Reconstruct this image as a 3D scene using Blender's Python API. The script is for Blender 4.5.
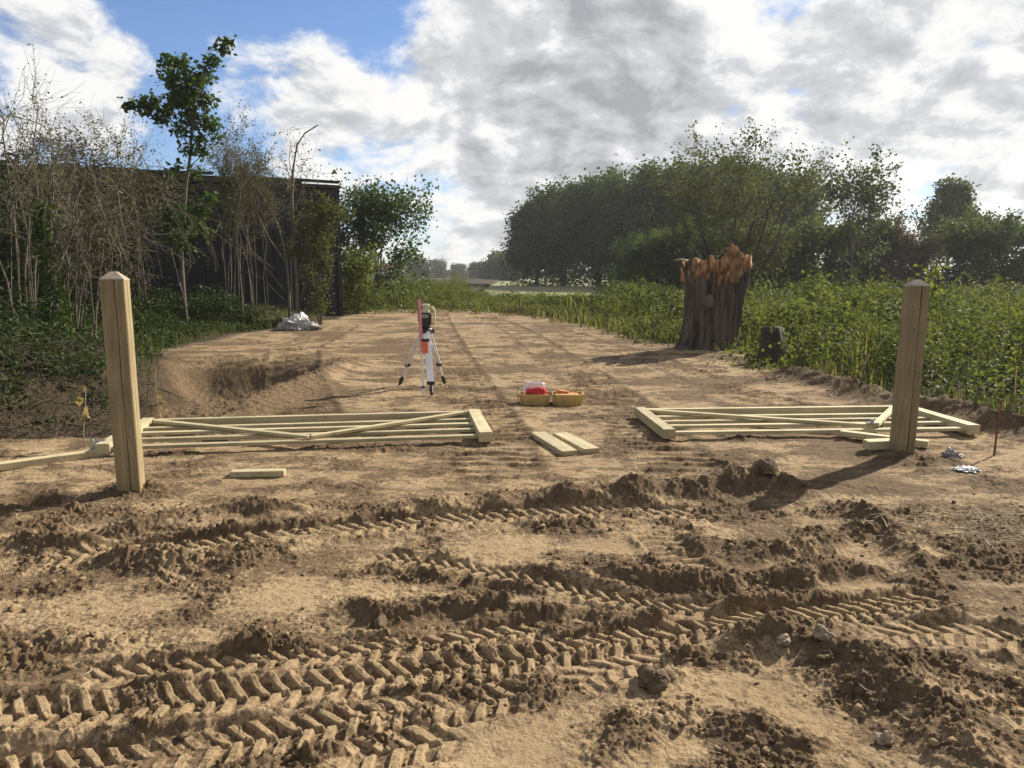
import bpy, bmesh, math, random
import numpy as np
from mathutils import Vector, Matrix

for o in list(bpy.data.objects):
    bpy.data.objects.remove(o)
scene = bpy.context.scene
COL = scene.collection

# ------------------------------------------------------------------ camera
EYE = 1.5
cam_d = bpy.data.cameras.new("camera")
cam_d.sensor_fit = 'HORIZONTAL'
cam_d.sensor_width = 36.0
cam_d.lens = 26.0
cam_d.clip_start = 0.05
cam_d.clip_end = 6000
cam = bpy.data.objects.new("camera", cam_d)
COL.objects.link(cam)
FPX = 512 / (18 / 26)
PITCH = math.atan((384 - 275) / FPX)
cam.location = (0, 0, EYE)
cam.rotation_euler = (math.pi / 2 - PITCH, 0, 0)
scene.camera = cam


def P(px, py, z=0.0):
    """world point seen at a pixel of the photograph on the level z"""
    dx = (px - 512) / FPX
    u = (384 - py) / FPX
    wy = math.cos(PITCH) + u * math.sin(PITCH)
    wz = -math.sin(PITCH) + u * math.cos(PITCH)
    t = (z - EYE) / wz
    return np.array([dx * t, wy * t])


def AT(px, py, d):
    """world point seen at a pixel at forward distance d"""
    dx = (px - 512) / FPX
    u = (384 - py) / FPX
    wy = math.cos(PITCH) + u * math.sin(PITCH)
    wz = -math.sin(PITCH) + u * math.cos(PITCH)
    t = d / wy
    return np.array([dx * t, d, EYE + wz * t])


# ------------------------------------------------------------------ light
SUN_EL = math.radians(33)
SUN_AZ = math.radians(50)          # from +Y towards +X
S = Vector((math.sin(SUN_AZ) * math.cos(SUN_EL), math.cos(SUN_AZ) * math.cos(SUN_EL), math.sin(SUN_EL)))
sun_d = bpy.data.lights.new("sun", 'SUN')
sun_d.energy = 5.0
sun_d.angle = math.radians(0.5)
sun_d.color = (1.0, 0.91, 0.76)
sun = bpy.data.objects.new("sun", sun_d)
sun.rotation_euler = S.to_track_quat('Z', 'Y').to_euler()
sun.location = (20, 20, 30)
COL.objects.link(sun)

scene.view_settings.view_transform = 'Standard'
scene.view_settings.look = 'None'
scene.view_settings.gamma = 1
scene.view_settings.exposure = 0.70
scene.view_settings.use_curve_mapping = False
scene.cycles.max_bounces = 6
scene.cycles.diffuse_bounces = 3
scene.cycles.transparent_max_bounces = 6

world = bpy.data.worlds.new("World")
scene.world = world
world.use_nodes = True


class NT:
    def __init__(self, tree):
        self.t = tree
        tree.nodes.clear()

    def n(self, typ, **kw):
        nd = self.t.nodes.new(typ)
        for k, v in kw.items():
            setattr(nd, k, v)
        return nd

    def l(self, a, b):
        self.t.links.new(a, b)

    def setin(self, nd, i, v):
        s = nd.inputs[i]
        if isinstance(v, bpy.types.NodeSocket):
            self.l(v, s)
        else:
            s.default_value = v

    def m(self, op, a, b=None, c=None, clamp=False):
        nd = self.n('ShaderNodeMath', operation=op)
        nd.use_clamp = clamp
        self.setin(nd, 0, a)
        if b is not None:
            self.setin(nd, 1, b)
        if c is not None:
            self.setin(nd, 2, c)
        return nd.outputs[0]

    def mr(self, v, a, b, c, d, smooth=True):
        nd = self.n('ShaderNodeMapRange')
        nd.interpolation_type = 'SMOOTHSTEP' if smooth else 'LINEAR'
        self.setin(nd, 0, v)
        for i, q in enumerate((a, b, c, d)):
            self.setin(nd, 1 + i, q)
        return nd.outputs[0]

    def mix(self, f, a, b, blend='MIX'):
        nd = self.n('ShaderNodeMix', data_type='RGBA', blend_type=blend)
        self.setin(nd, 0, f)
        for i, q in ((6, a), (7, b)):
            if isinstance(q, bpy.types.NodeSocket):
                self.l(q, nd.inputs[i])
            else:
                nd.inputs[i].default_value = (*q, 1) if len(q) == 3 else q
        return nd.outputs[2]

    def noise(self, vec, scale, detail=4, rough=0.5, dist=0.0):
        nd = self.n('ShaderNodeTexNoise')
        if vec is not None:
            self.l(vec, nd.inputs['Vector'])
        nd.inputs['Scale'].default_value = scale
        nd.inputs['Detail'].default_value = detail
        nd.inputs['Roughness'].default_value = rough
        nd.inputs['Distortion'].default_value = dist
        return nd.outputs[0]


def build_world():
    w = NT(world.node_tree)
    out = w.n('ShaderNodeOutputWorld')
    bg = w.n('ShaderNodeBackground')
    bg.inputs[1].default_value = 0.081
    w.l(bg.outputs[0], out.inputs[0])
    sky = w.n('ShaderNodeTexSky', sky_type='NISHITA')
    sky.sun_disc = False
    sky.sun_elevation = SUN_EL
    sky.sun_rotation = SUN_AZ
    sky.air_density = 1.0
    sky.dust_density = 0.1
    sky.ozone_density = 2.0
    tc = w.n('ShaderNodeTexCoord')
    sep = w.n('ShaderNodeSeparateXYZ')
    w.l(tc.outputs['Generated'], sep.inputs[0])
    z = w.m('ADD', w.m('MAXIMUM', sep.outputs[2], 0.0), 0.45)
    com = w.n('ShaderNodeCombineXYZ')
    w.l(w.m('DIVIDE', sep.outputs[0], z), com.inputs[0])
    w.l(w.m('DIVIDE', sep.outputs[1], z), com.inputs[1])
    com.inputs[2].default_value = 5.3

    def shifted(v):
        nd = w.n('ShaderNodeVectorMath', operation='ADD')
        w.l(com.outputs[0], nd.inputs[0])
        nd.inputs[1].default_value = v
        return nd.outputs[0]
    p0 = shifted((0.0, 0.0, 0.0))
    p1 = shifted((0.032, -0.04, 0.0))      # towards the bright side of each cloud: up in the sky and right

    def dens(p):
        a = w.noise(p, 4.9, 12, 0.57, 0.35)
        b = w.noise(p, 14.0, 9, 0.62, 0.3)
        return w.m('ADD', w.m('MULTIPLY', a, 0.74), w.m('MULTIPLY', b, 0.26))

    def lobe(px, py, r0, r1):
        v = Vector(AT(px, py, 100.0)) - Vector((0, 0, EYE))
        v.normalize()
        nd = w.n('ShaderNodeVectorMath', operation='DOT_PRODUCT')
        w.l(tc.outputs['Generated'], nd.inputs[0])
        nd.inputs[1].default_value = v
        return w.mr(nd.outputs['Value'], math.cos(math.radians(r1)), math.cos(math.radians(r0)), 0, 1)
    d0 = dens(p0)
    d1 = dens(p1)
    bias = w.m('MULTIPLY', lobe(230, 30, 5, 29), -0.27)
    for (px, py, r, k) in ((945, 108, 6, -0.05), (590, 92, 4, -0.04), (755, 112, 4, -0.04), (1000, 40, 12, 0.07),
                           (50, 85, 8, 0.16), (130, 105, 8, 0.12), (290, 78, 7, 0.15), (330, 125, 7, 0.10), (430, 200, 14, 0.10), (10, 15, 6, 0.06),
                           (430, 75, 8, 0.06), (540, 90, 13, 0.17), (590, 160, 10, 0.12), (700, 40, 25, 0.06)):
        bias = w.m('ADD', bias, w.m('MULTIPLY', lobe(px, py, 0, r), k))
    cov = w.m('ADD', w.m('ADD', d0, bias), 0.10)
    mask = w.mr(cov, 0.445, 0.59, 0, 1)
    low = w.noise(p0, 1.7, 5, 0.5, 0.4)
    lit = w.m('ADD', w.m('MULTIPLY', w.m('SUBTRACT', d0, d1), 4.3), 0.62)
    lit = w.m('ADD', lit, w.mr(cov, 0.5, 0.85, 0.22, -0.14))
    lit = w.m('ADD', lit, w.m('MULTIPLY', w.m('SUBTRACT', 0.5, low), 1.15))
    lit = w.m('ADD', lit, w.mr(sep.outputs[2], 0.0, 0.10, 0.04, 0.0))
    lit = w.m('ADD', lit, w.mr(sep.outputs[2], 0.36, 0.60, 0.0, -0.75))  # unseen clouds overhead darkened to cut the fill light
    lit = w.m('ADD', lit, w.mr(sep.outputs[1], 0.35, -0.15, 0.0, -0.75))  # unseen clouds behind the camera darkened too, for deeper shade
    lit = w.m('ADD', lit, w.m('MULTIPLY', lobe(900, 150, 0, 26), 0.07))
    lit = w.m('ADD', lit, w.m('MULTIPLY', lobe(120, 90, 0, 24), 0.10), clamp=True)
    ramp = w.n('ShaderNodeValToRGB')
    cr = ramp.color_ramp
    cr.elements[0].position = 0.0
    cr.elements[0].color = (3.0, 3.08, 3.3, 1)
    cr.elements[1].position = 1.0
    cr.elements[1].color = (7.5, 7.45, 7.35, 1)
    for pos, c in ((0.35, (4.2, 4.3, 4.55, 1)), (0.62, (5.0, 5.15, 5.4, 1)), (0.82, (6.7, 6.7, 6.75, 1))):
        e = cr.elements.new(pos)
        e.color = c
    w.l(lit, ramp.inputs[0])
    skyc = w.mix(1.0, sky.outputs[0], (0.80, 0.88, 1.08), 'MULTIPLY')
    colr = w.mix(mask, skyc, ramp.outputs[0])
    w.l(colr, bg.inputs[0])


build_world()

# ------------------------------------------------------------------ numpy noise
_r = np.random.RandomState(7)
_PERM = _r.permutation(512).astype(np.int64)
_ANG = _r.rand(512) * 2 * np.pi
_GX = np.cos(_ANG).astype(np.float32)
_GY = np.sin(_ANG).astype(np.float32)
_RV = _r.rand(512).astype(np.float32)
_RV2 = _r.rand(512).astype(np.float32)
_RV3 = _r.rand(512).astype(np.float32)


def _hash(ix, iy, seed):
    return _PERM[(_PERM[(ix + seed * 37) & 511] + iy + seed * 101) & 511]


def pn(x, y, seed=0):
    """gradient noise about -0.7..0.7"""
    ix = np.floor(x).astype(np.int64)
    iy = np.floor(y).astype(np.int64)
    fx = (x - ix).astype(np.float32)
    fy = (y - iy).astype(np.float32)
    u = fx * fx * fx * (fx * (fx * 6 - 15) + 10)
    v = fy * fy * fy * (fy * (fy * 6 - 15) + 10)
    r = 0
    for ax in (0, 1):
        for ay in (0, 1):
            hsh = _hash(ix + ax, iy + ay, seed)
            g = _GX[hsh] * (fx - ax) + _GY[hsh] * (fy - ay)
            r = r + g * (u if ax else 1 - u) * (v if ay else 1 - v)
    return r


def fbm(x, y, octv=4, seed=0, rough=0.5):
    a, r, t = 1.0, 0, 0
    for i in range(octv):
        r = r + a * pn(x * 2 ** i, y * 2 ** i, seed + i)
        a *= rough
    return r


def clods(x, y, cell, seed, prob):
    """dome shaped crumbs, one per random cell; height in units of the cell"""
    gx, gy = x / cell, y / cell
    ix = np.floor(gx).astype(np.int64)
    iy = np.floor(gy).astype(np.int64)
    best = np.zeros_like(gx, dtype=np.float32)
    for ax in (-1, 0, 1):
        for ay in (-1, 0, 1):
            hsh = _hash(ix + ax, iy + ay, seed)
            cx = ix + ax + 0.15 + 0.7 * _RV[hsh]
            cy = iy + ay + 0.15 + 0.7 * _RV2[hsh]
            r = 0.22 + 0.42 * _RV3[hsh]
            e = 0.6 + 0.8 * _RV[(hsh + 77) & 511]
            dd = ((gx - cx) ** 2 * e + (gy - cy) ** 2 / e)
            hh = np.sqrt(np.maximum(r * r - dd, 0)) * (0.6 + 0.5 * _RV2[(hsh + 31) & 511])
            on = _RV3[(hsh + 200) & 511] < prob
            best = np.maximum(best, np.where(on, hh, 0))
    return best


def sstep(a, b, x):
    t = np.clip((x - a) / (b - a), 0, 1)
    return t * t * (3 - 2 * t)


def pts(l):
    return np.array([P(*q) for q in l])


def poly_dist(x, y, pl):
    """(distance, arc length, signed offset) to the nearest point of a polyline"""
    bd = np.full(x.shape, 1e9, dtype=np.float64)
    bs = np.zeros(x.shape)
    bt = np.zeros(x.shape)
    s0 = 0.0
    for a, b in zip(pl[:-1], pl[1:]):
        d = b - a
        L = math.hypot(*d)
        d = d / L
        s = (x - a[0]) * d[0] + (y - a[1]) * d[1]
        t = -(x - a[0]) * d[1] + (y - a[1]) * d[0]
        sc = np.clip(s, 0, L)
        dd = np.hypot(s - sc, t)
        k = dd < bd
        bd = np.where(k, dd, bd)
        bs = np.where(k, s0 + s, bs)
        bt = np.where(k, np.sign(t) * dd, bt)
        s0 += L
    return bd, bs, bt, s0


def smooth_line(pl, n=4):
    """Catmull-Rom through the points"""
    q = np.vstack([2 * pl[0] - pl[1], pl, 2 * pl[-1] - pl[-2]])
    o = []
    for i in range(1, len(q) - 2):
        for k in range(n):
            t = k / n
            a, b, c, d = q[i - 1], q[i], q[i + 1], q[i + 2]
            o.append(0.5 * ((2 * b) + (c - a) * t + (2 * a - 5 * b + 4 * c - d) * t * t + (3 * b - a - 3 * c + d) * t ** 3))
    o.append(pl[-1])
    return np.array(o)


def inside(x, y, poly):
    r = np.zeros(x.shape, dtype=bool)
    n = len(poly)
    for i in range(n):
        a, b = poly[i], poly[(i + 1) % n]
        if a[1] == b[1]:
            continue
        c = ((a[1] > y) != (b[1] > y)) & (x < (b[0] - a[0]) * (y - a[1]) / (b[1] - a[1]) + a[0])
        r ^= c
    return r


# ------------------------------------------------------------------ ground shape
RIGHT_EDGE = np.array([(6.5, -6), (5.6, 2.0), (5.1, 5.6), (4.85, 6.65), (4.8, 7.7), (4.55, 8.5), (4.4, 10.1), (4.3, 11.7), (4.75, 14.5),
                       (3.9, 17), (3.2, 19.6), (1.7, 26.1), (-2.0, 34.0)])
LEFT_EDGE = np.array([(-6.2, 36.0), (-6.0, 27), (-6.2, 22.0), (-7.0, 19.0), (-6.9, 14.9), (-5.4, 11.5), (-4.9, 9.0), (-5.2, 7.4), (-7.5, 6.6), (-14, 5.5), (-16, -6)])
SOIL = np.vstack([RIGHT_EDGE, LEFT_EDGE])

TRACKS = [   # centre line in pixels, width, lug pitch, depth, lug height, rows, seed
    (smooth_line(pts([(-140, 722), (60, 712), (180, 703), (300, 690), (420, 674), (540, 655), (640, 640), (740, 627), (850, 613), (945, 601)])), 0.235, 0.074, 0.030, 0.040, 2, 1),
    (smooth_line(pts([(-120, 790), (40, 772), (150, 758), (300, 731), (430, 709), (530, 694)])), 0.215, 0.074, 0.024, 0.040, 2, 2),
    (smooth_line(pts([(60, 684), (150, 672), (240, 664), (330, 657), (430, 646), (520, 634), (600, 626)])), 0.17, 0.080, 0.022, 0.032, 2, 3),
    (smooth_line(pts([(370, 556), (430, 565), (480, 573), (530, 582), (590, 596), (660, 610), (720, 614)])), 0.15, 0.078, 0.020, 0.034, 2, 4),
    (smooth_line(pts([(40, 562), (130, 552), (200, 545), (270, 538), (340, 531), (430, 522), (520, 516), (600, 514), (700, 514)])), 0.26, 0.085, 0.020, 0.030, 2, 5),
    (pts([(650, 531), (672, 550), (700, 580)]), 0.24, 0.085, 0.030, 0.022, 9, 6),
    (smooth_line(pts([(870, 640), (920, 634), (1000, 640), (1060, 652)])), 0.22, 0.08, 0.015, 0.02, 2, 7),
    (smooth_line(pts([(330, 760), (420, 742), (470, 738)])), 0.22, 0.085, 0.02, 0.03, 2, 8),
    (smooth_line(pts([(560, 700), (600, 672), (680, 655)])), 0.20, 0.085, 0.012, 0.022, 2, 9),
]
STEEL = [    # steel crawler strips on the flat: centre line (metres), width, pitch
    (np.array([(-2.0, 6.9), (-3.2, 10.5), (-4.4, 15.0), (-5.0, 22.0)]), 0.95, 0.185),
    (np.array([(-0.1, 5.2), (-0.2, 7.0), (-0.9, 12.0), (-1.9, 20.0), (-3.0, 30.0)]), 0.75, 0.185),
    (np.array([(1.3, 5.2), (1.3, 8.0), (0.9, 13.0), (0.2, 20.0), (-1.4, 30.0)]), 0.75, 0.185),
    (np.array([(3.4, 7.2), (2.9, 10.0), (2.4, 14.0), (1.2, 21.0)]), 0.6, 0.185),
]
RIDGES = [   # line in pixels, height, half width back, half width front
    (pts([(385, 512), (440, 509), (520, 503), (600, 503), (650, 499), (720, 492), (765, 488), (820, 500)]), 0.105, 0.20, 0.10, 11),
    (pts([(110, 533), (180, 522), (250, 512), (300, 514)]), 0.085, 0.14, 0.08, 12),
    (pts([(535, 572), (590, 578), (640, 586), (690, 592), (760, 588), (830, 580), (890, 574)]), 0.065, 0.14, 0.05, 13),
    (pts([(700, 633), (760, 640), (820, 655), (870, 680), (920, 715), (1000, 790)]), 0.085, 0.22, 0.13, 14),
    (pts([(815, 500), (870, 520), (915, 560), (925, 590)]), 0.06, 0.10, 0.08, 15),
    (pts([(0, 545), (60, 550), (120, 565), (230, 568), (290, 556)]), 0.05, 0.12, 0.08, 16),
    (pts([(350, 600), (380, 618), (460, 610), (520, 615), (560, 612)]), 0.045, 0.10, 0.06, 17),
    (pts([(0, 650), (60, 640), (130, 655)]), 0.03, 0.1, 0.08, 18),
    (pts([(580, 760), (640, 730), (700, 715), (760, 730), (830, 765)]), 0.035, 0.10, 0.08, 19),
    (pts([(700, 540), (760, 560), (830, 545), (880, 530)]), 0.05, 0.12, 0.08, 20),
]
SMOOTH = [(*P(285, 600), 0.34, 0.30), (*P(150, 605), 0.25, 0.16), (*P(570, 735), 0.40, 0.22), (*P(520, 545), 0.35, 0.22), (*P(600, 548), 0.3, 0.2),
          (*P(720, 650), 0.14, 0.10), (*P(770, 690), 0.2, 0.14), (*P(650, 750), 0.2, 0.1), (*P(500, 470), 2.5, 0.25), (*P(970, 750), .12, .1),
          (*P(860, 590), .25, .12), (*P(800, 720), .15, .12)]
BERM = np.array([(5.6, 4.5), (5.0, 6.2), (4.85, 6.9), (4.75, 7.7), (4.5, 8.5), (4.35, 10.1), (4.2, 11.7)])
PIT_EDGE = pts([(352, 352), (345, 366), (290, 392), (200, 433)])


def ground(x, y):
    """height, dry/moist, soil mask"""
    x = np.asarray(x, dtype=np.float64)
    y = np.asarray(y, dtype=np.float64)
    near = np.hypot(x, y - 5)
    z = np.zeros(x.shape)
    d, s, t, L = poly_dist(x, y, np.vstack([SOIL, SOIL[:1]]))
    ins = inside(x, y, SOIL)
    sd = np.where(ins, d, -d)
    wob = 0.35 * fbm(x * 0.8, y * 0.8, 3, 3)
    soil = sstep(-0.25, 0.25, sd + wob)
    z += 0.035 * pn(x * 0.33, y * 0.33, 2) * sstep(5, 9, y) + 0.02 * pn(x * 1.1, y * 1.1, 5)
    # ditch on the right, bank on the left
    right = sstep(0.2, 2.0, -sd) * (x > -1.5)
    z -= 0.30 * right * sstep(60, 35, y)
    left = (~ins) & (x < -3)
    z += np.where(left, 0.32 * sstep(0.5, 2.4, d) * sstep(6.8, 8.6, y), 0)
    # dug out corner on the left, steep towards its lower left
    dp, sp, tp, Lp = poly_dist(x, y, PIT_EDGE)
    inpit = sstep(-0.15, 1.75, -tp + 0.24 * fbm(x * 2, y * 2, 4, 44)) ** 0.85 * sstep(3.3, 2.3, dp) * sstep(13.6, 12.4, y) * sstep(6.6, 8.0, y)
    lip = np.exp(-(dp / 0.28) ** 2) * sstep(13.2, 12.0, y) * sstep(6.8, 8.4, y)
    z += -0.62 * inpit + 0.16 * lip * (tp > -0.05)
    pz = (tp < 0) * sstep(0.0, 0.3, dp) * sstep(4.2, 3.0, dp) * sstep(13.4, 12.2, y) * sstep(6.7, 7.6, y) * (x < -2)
    # berm at the edge of the ditch
    db, sb, tb, Lb = poly_dist(x, y, BERM)
    berm = np.exp(-(db / 0.22) ** 2) * sstep(0.0, 0.7, sb) * sstep(Lb, Lb - 1.0, sb)
    z += berm * (0.15 + 0.10 * pn(x * 3, y * 3, 21))
    # scattered earth around the stump foot
    ds = np.hypot(x - 4.0, y - 14.6)
    z += 0.07 * np.exp(-(ds / 1.1) ** 2)

    wx = x + 0.03 * pn(x * 9, y * 9, 30) + 0.012 * pn(x * 30, y * 30, 31)
    wy = y + 0.03 * pn(x * 9 + 40, y * 9, 32) + 0.012 * pn(x * 30 + 70, y * 30, 33)

    # ---- churned strip in front
    yc = 4.78 + 0.10 * fbm(x * 1.5, x * 0 + 3, 2, 8) + 0.10 * sstep(0.6, 1.6, x)
    churn = sstep(yc + 0.12, yc - 0.12, y) * sstep(7, 4, np.abs(x))
    calm = np.zeros(x.shape)
    for (cx, cy, rx, ry) in SMOOTH:
        calm = np.maximum(calm, np.exp(-(((x - cx) / rx) ** 2 + ((y - cy) / ry) ** 2) ** 1.5))
    rough = churn * (1 - 0.93 * calm)
    patch = sstep(-0.18, 0.32, fbm(wx * 1.7, wy * 2.6, 3, 50))
    rough = rough * (0.22 + 0.70 * patch)
    rough = np.maximum(rough, 0.75 * berm)
    rough = np.maximum(rough, 0.5 * lip)
    rough = np.maximum(rough, 0.75 * pz)
    lz = (~ins) * (x < -3.2) * sstep(6.2, 6.8, y) * sstep(12.5, 10.5, y)
    rough = np.maximum(rough, 0.9 * lz)
    z += lz * (0.10 * fbm(x * 1.6, y * 1.6, 4, 66) + 0.05 * np.abs(fbm(x * 5, y * 5, 3, 67)))
    for qx, qy in ((-2.66, 5.0), (3.21, 6.05)):
        ring = np.exp(-((np.hypot(x - qx, y - qy) / 0.27) ** 3))
        rough = np.maximum(rough, 0.85 * ring)
        z += 0.02 * ring
    ridge_all = np.zeros(x.shape)
    rz = np.zeros(x.shape)
    for pl, h, wb, wf, seed in RIDGES:
        d, s, t, L = poly_dist(wx + 0.05 * pn(x * 4, y * 4, seed), wy + 0.05 * pn(x * 4, y * 4, seed + 1), pl)
        t = np.where(pl[-1][0] > pl[0][0], t, -t)
        w = np.where(t > 0, wb, wf)
        prof = np.exp(-(np.abs(t) / w) ** 1.7) * sstep(-0.15, 0.25, s) * sstep(L + 0.15, L - 0.25, s)
        prof *= 0.65 + 0.9 * (0.5 + pn(s * 3.1 + seed, s * 0 + 0.5, seed + 3))
        rz = np.maximum(rz, h * prof)
        ridge_all = np.maximum(ridge_all, np.clip(prof, 0, 1))
    rough = np.clip(np.maximum(rough, 0.85 * ridge_all), 0, 1)
    z += rz
    z += rough * 0.035 * fbm(wx * 3.2, wy * 3.2, 4, 60, 0.55)
    def jag(c, k, seed):
        return (wx + k * c * pn(x * 1.9 / c, y * 1.9 / c, seed) + 0.4 * k * c * pn(x * 4.3 / c, y * 4.3 / c, seed + 2),
                wy + k * c * pn(x * 1.9 / c + 31, y * 1.9 / c, seed + 1) + 0.4 * k * c * pn(x * 4.3 / c + 17, y * 4.3 / c, seed + 3))
    jx, jy = jag(0.14, 0.50, 200)
    cl = 0.42 * clods(jx, jy, 0.14, 3, 0.30) * 0.14
    jx, jy = jag(0.07, 0.55, 210)
    cl = np.maximum(cl, 0.60 * 0.07 * clods(jx, jy, 0.07, 5, 0.55))
    jx, jy = jag(0.034, 0.55, 220)
    cl2 = 0.66 * 0.034 * clods(jx + 3, jy, 0.034, 7, 0.62)
    jx, jy = jag(0.016, 0.5, 230)
    cl3 = 0.62 * 0.016 * clods(jx + 9, jy, 0.016, 9, 0.6)
    facet = 1 + 0.9 * pn(x * 38, y * 38, 240)
    cl = cl * np.clip(facet, 0.45, 1.5)
    fade = sstep(16, 7, near)
    z += rough * (cl + 1.3 * cl2 + 0.005 * fbm(x * 45, y * 45, 3, 250, 0.6)) + (0.25 + 1.35 * rough) * cl3 * fade
    z += (0.10 * (1 - rough) * churn) * cl2
    moist_shade = 0.10 * churn + 0.42 * churn * (1 - calm) * sstep(-0.15, 0.35, fbm(wx * 1.2, wy * 2.2, 5, 74, 0.6)) + 0.66 * rough * sstep(-0.5, 0.12, fbm(wx * 2.3, wy * 2.3, 4, 70)) + rough * (9 * cl + 16 * cl2 + 22 * cl3)
    # ---- calm trodden flat behind
    flat = (1 - churn) * soil
    z += flat * (0.012 * fbm(x * 2.2, y * 2.2, 4, 80) + 0.010 * np.maximum(fbm(wx * 6, wy * 9, 3, 84), 0) + 0.25 * cl * sstep(0.0, 0.35, fbm(x * 1.1, y * 1.3, 3, 81)))
    frough = sstep(-0.15, 0.5, fbm(wx * 1.3, wy * 2.0, 4, 83, 0.6)) * flat * sstep(30, 12, y)
    z += frough * (0.75 * cl2 + 0.45 * cl + 0.010 * np.abs(fbm(wx * 11, wy * 14, 3, 85)))
    moist_shade += 0.13 * flat + frough * (0.52 + 16 * cl2 + 9 * cl)
    moist_shade += flat * (0.55 * sstep(-0.05, 0.45, fbm(wx * 0.55, wy * 0.8, 4, 86)) + 0.45 * sstep(0.05, 0.5, fbm(wx * 3.5, wy * 6.5, 4, 88)) + 0.25 * sstep(0.1, 0.5, pn(wx * 14, wy * 22, 89)))
    for pl, w, pitch in STEEL:
        d, s, t, L = poly_dist(x, y, pl)
        m = sstep(w / 2 + 0.04, w / 2 - 0.04, d) * sstep(-0.1, 0.4, s) * sstep(L + 0.2, L - 1, s) * flat
        m = m * sstep(-0.55, 0.05, fbm(x * 1.3, y * 1.3, 3, 90))
        bars = np.abs(((s + 0.02 * pn(x * 5, y * 5, 91)) / pitch) % 1.0 - 0.5) * 2
        g = sstep(0.62, 0.95, bars)
        z += m * (0.026 * g - 0.014)
        edge = np.exp(-((d - w / 2) / 0.06) ** 2) * flat * sstep(-0.1, 0.4, s)
        z += 0.02 * edge * (0.6 + pn(s * 2.2, s * 0 + 3.3, 93))
        moist_shade += 0.45 * edge * sstep(-0.3, 0.3, pn(s * 1.3, s * 0 + 8.3, 94))
        moist_shade += m * 0.36 * (1 - g) * sstep(-.2, .3, pn(x * 2, y * 2, 92))
    # ---- tyre prints
    for pl, w, pitch, dep, lug, rows, seed in TRACKS:
        d, s, t, L = poly_dist(x + 0.014 * pn(x * 6, y * 6, seed) + 0.003 * pn(x * 21, y * 21, seed + 5), y + 0.014 * pn(x * 6, y * 6, seed + 20) + 0.003 * pn(x * 21, y * 21, seed + 6), pl)
        hw = w / 2
        m = sstep(hw + 0.018, hw - 0.018, d) * sstep(-0.02, 0.12, s) * sstep(L + 0.02, L - 0.12, s)
        wear = sstep(-0.62, -0.12, fbm(x * 2.1 + seed * 5, y * 2.6, 3, 100 + seed))
        wear = np.maximum(wear, 0.30 * (seed in (1, 2)) + 0.9 * (seed == 6))
        q = t / hw
        if rows == 2:
            up = q > 0
            ph = s / pitch + np.where(up, 0.95 * q, 0.5 - 0.45 * q) + 0.10 * pn(x * 8, y * 8, seed + 40)
            c = np.cos(2 * np.pi * ph)
            bar = sstep(-0.10, 0.42, c) * np.clip(sstep(0.0, 0.10, np.abs(q)) + 0.45, 0, 1) * sstep(1.02, 0.86, np.abs(q))
        elif rows == 9:
            up = q > 0
            ph = s / pitch + np.where(up, 0.0, 0.5) - 0.25 * np.abs(q)
            c = np.cos(2 * np.pi * ph)
            bar = sstep(0.2, 0.8, c) * sstep(0.0, 0.08, np.abs(q))
        bar = bar * np.clip(0.92 + 0.6 * pn(s / pitch * 0.55, q * 0.9, seed + 60), 0.35, 1.1)
        crumb = sstep(0.18, 0.5, fbm(wx * 3.5, wy * 3.5, 4, 110 + seed))
        if seed == 1:
            prog = sstep(0.40 * L, 0.62 * L, s)
            wear = np.maximum(wear, 0.3 + 0.6 * prog)
            crumb = crumb * (1 - 0.8 * prog)
        zt = -0.75 * dep + 0.56 * lug * np.clip(bar * 1.25, 0, 1) * (1 - 0.6 * crumb) + (0.10 + 0.9 * crumb) * (cl2 + cl3) + 0.6 * cl * crumb + 0.008 * pn(x * 11, y * 11, 120 + seed) + 0.003 * fbm(x * 40, y * 40, 3, 124) + 0.35 * rz + 0.02 * pn(x * 1.3, y * 1.3, 121)
        mm = m * wear
        z = z * (1 - mm) + mm * zt
        lipm = np.exp(-((d - hw - 0.045) / 0.035) ** 2) * sstep(0, 0.15, s) * sstep(L, L - 0.15, s) * (1 - 0.8 * m)
        z += lipm * (0.020 + 0.03 * pn(x * 6, y * 6, 130 + seed)) + lipm * 0.5 * cl2
        moist_shade = moist_shade * (1 - mm) + mm * (0.70 * (1 - bar) + 0.5 * crumb - 0.22)
    # a hole beside the left post, a dark pit
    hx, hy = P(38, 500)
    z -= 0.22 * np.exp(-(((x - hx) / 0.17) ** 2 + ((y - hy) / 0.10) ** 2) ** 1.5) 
    moist_shade += 0.8 * np.exp(-(((x - hx) / 0.22) ** 2 + ((y - hy) / 0.14) ** 2))
    moist_shade += 1.1 * pz + 0.5 * inpit + 0.8 * berm  # pit terms paint its shade into the soil colour; the berm is dark soil
    return z, np.clip(moist_shade, 0, 1.3), soil, rough


def gz(x, y):
    return float(ground(np.array([x]), np.array([y]))[0][0])


# ------------------------------------------------------------------ mesh helpers
def link(name, me, mat=None, parent=None):
    o = bpy.data.objects.new(name, me)
    COL.objects.link(o)
    if mat is not None:
        for m in (mat if isinstance(mat, (list, tuple)) else [mat]):
            me.materials.append(m)
    if parent is not None:
        o.parent = parent
    return o


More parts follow.
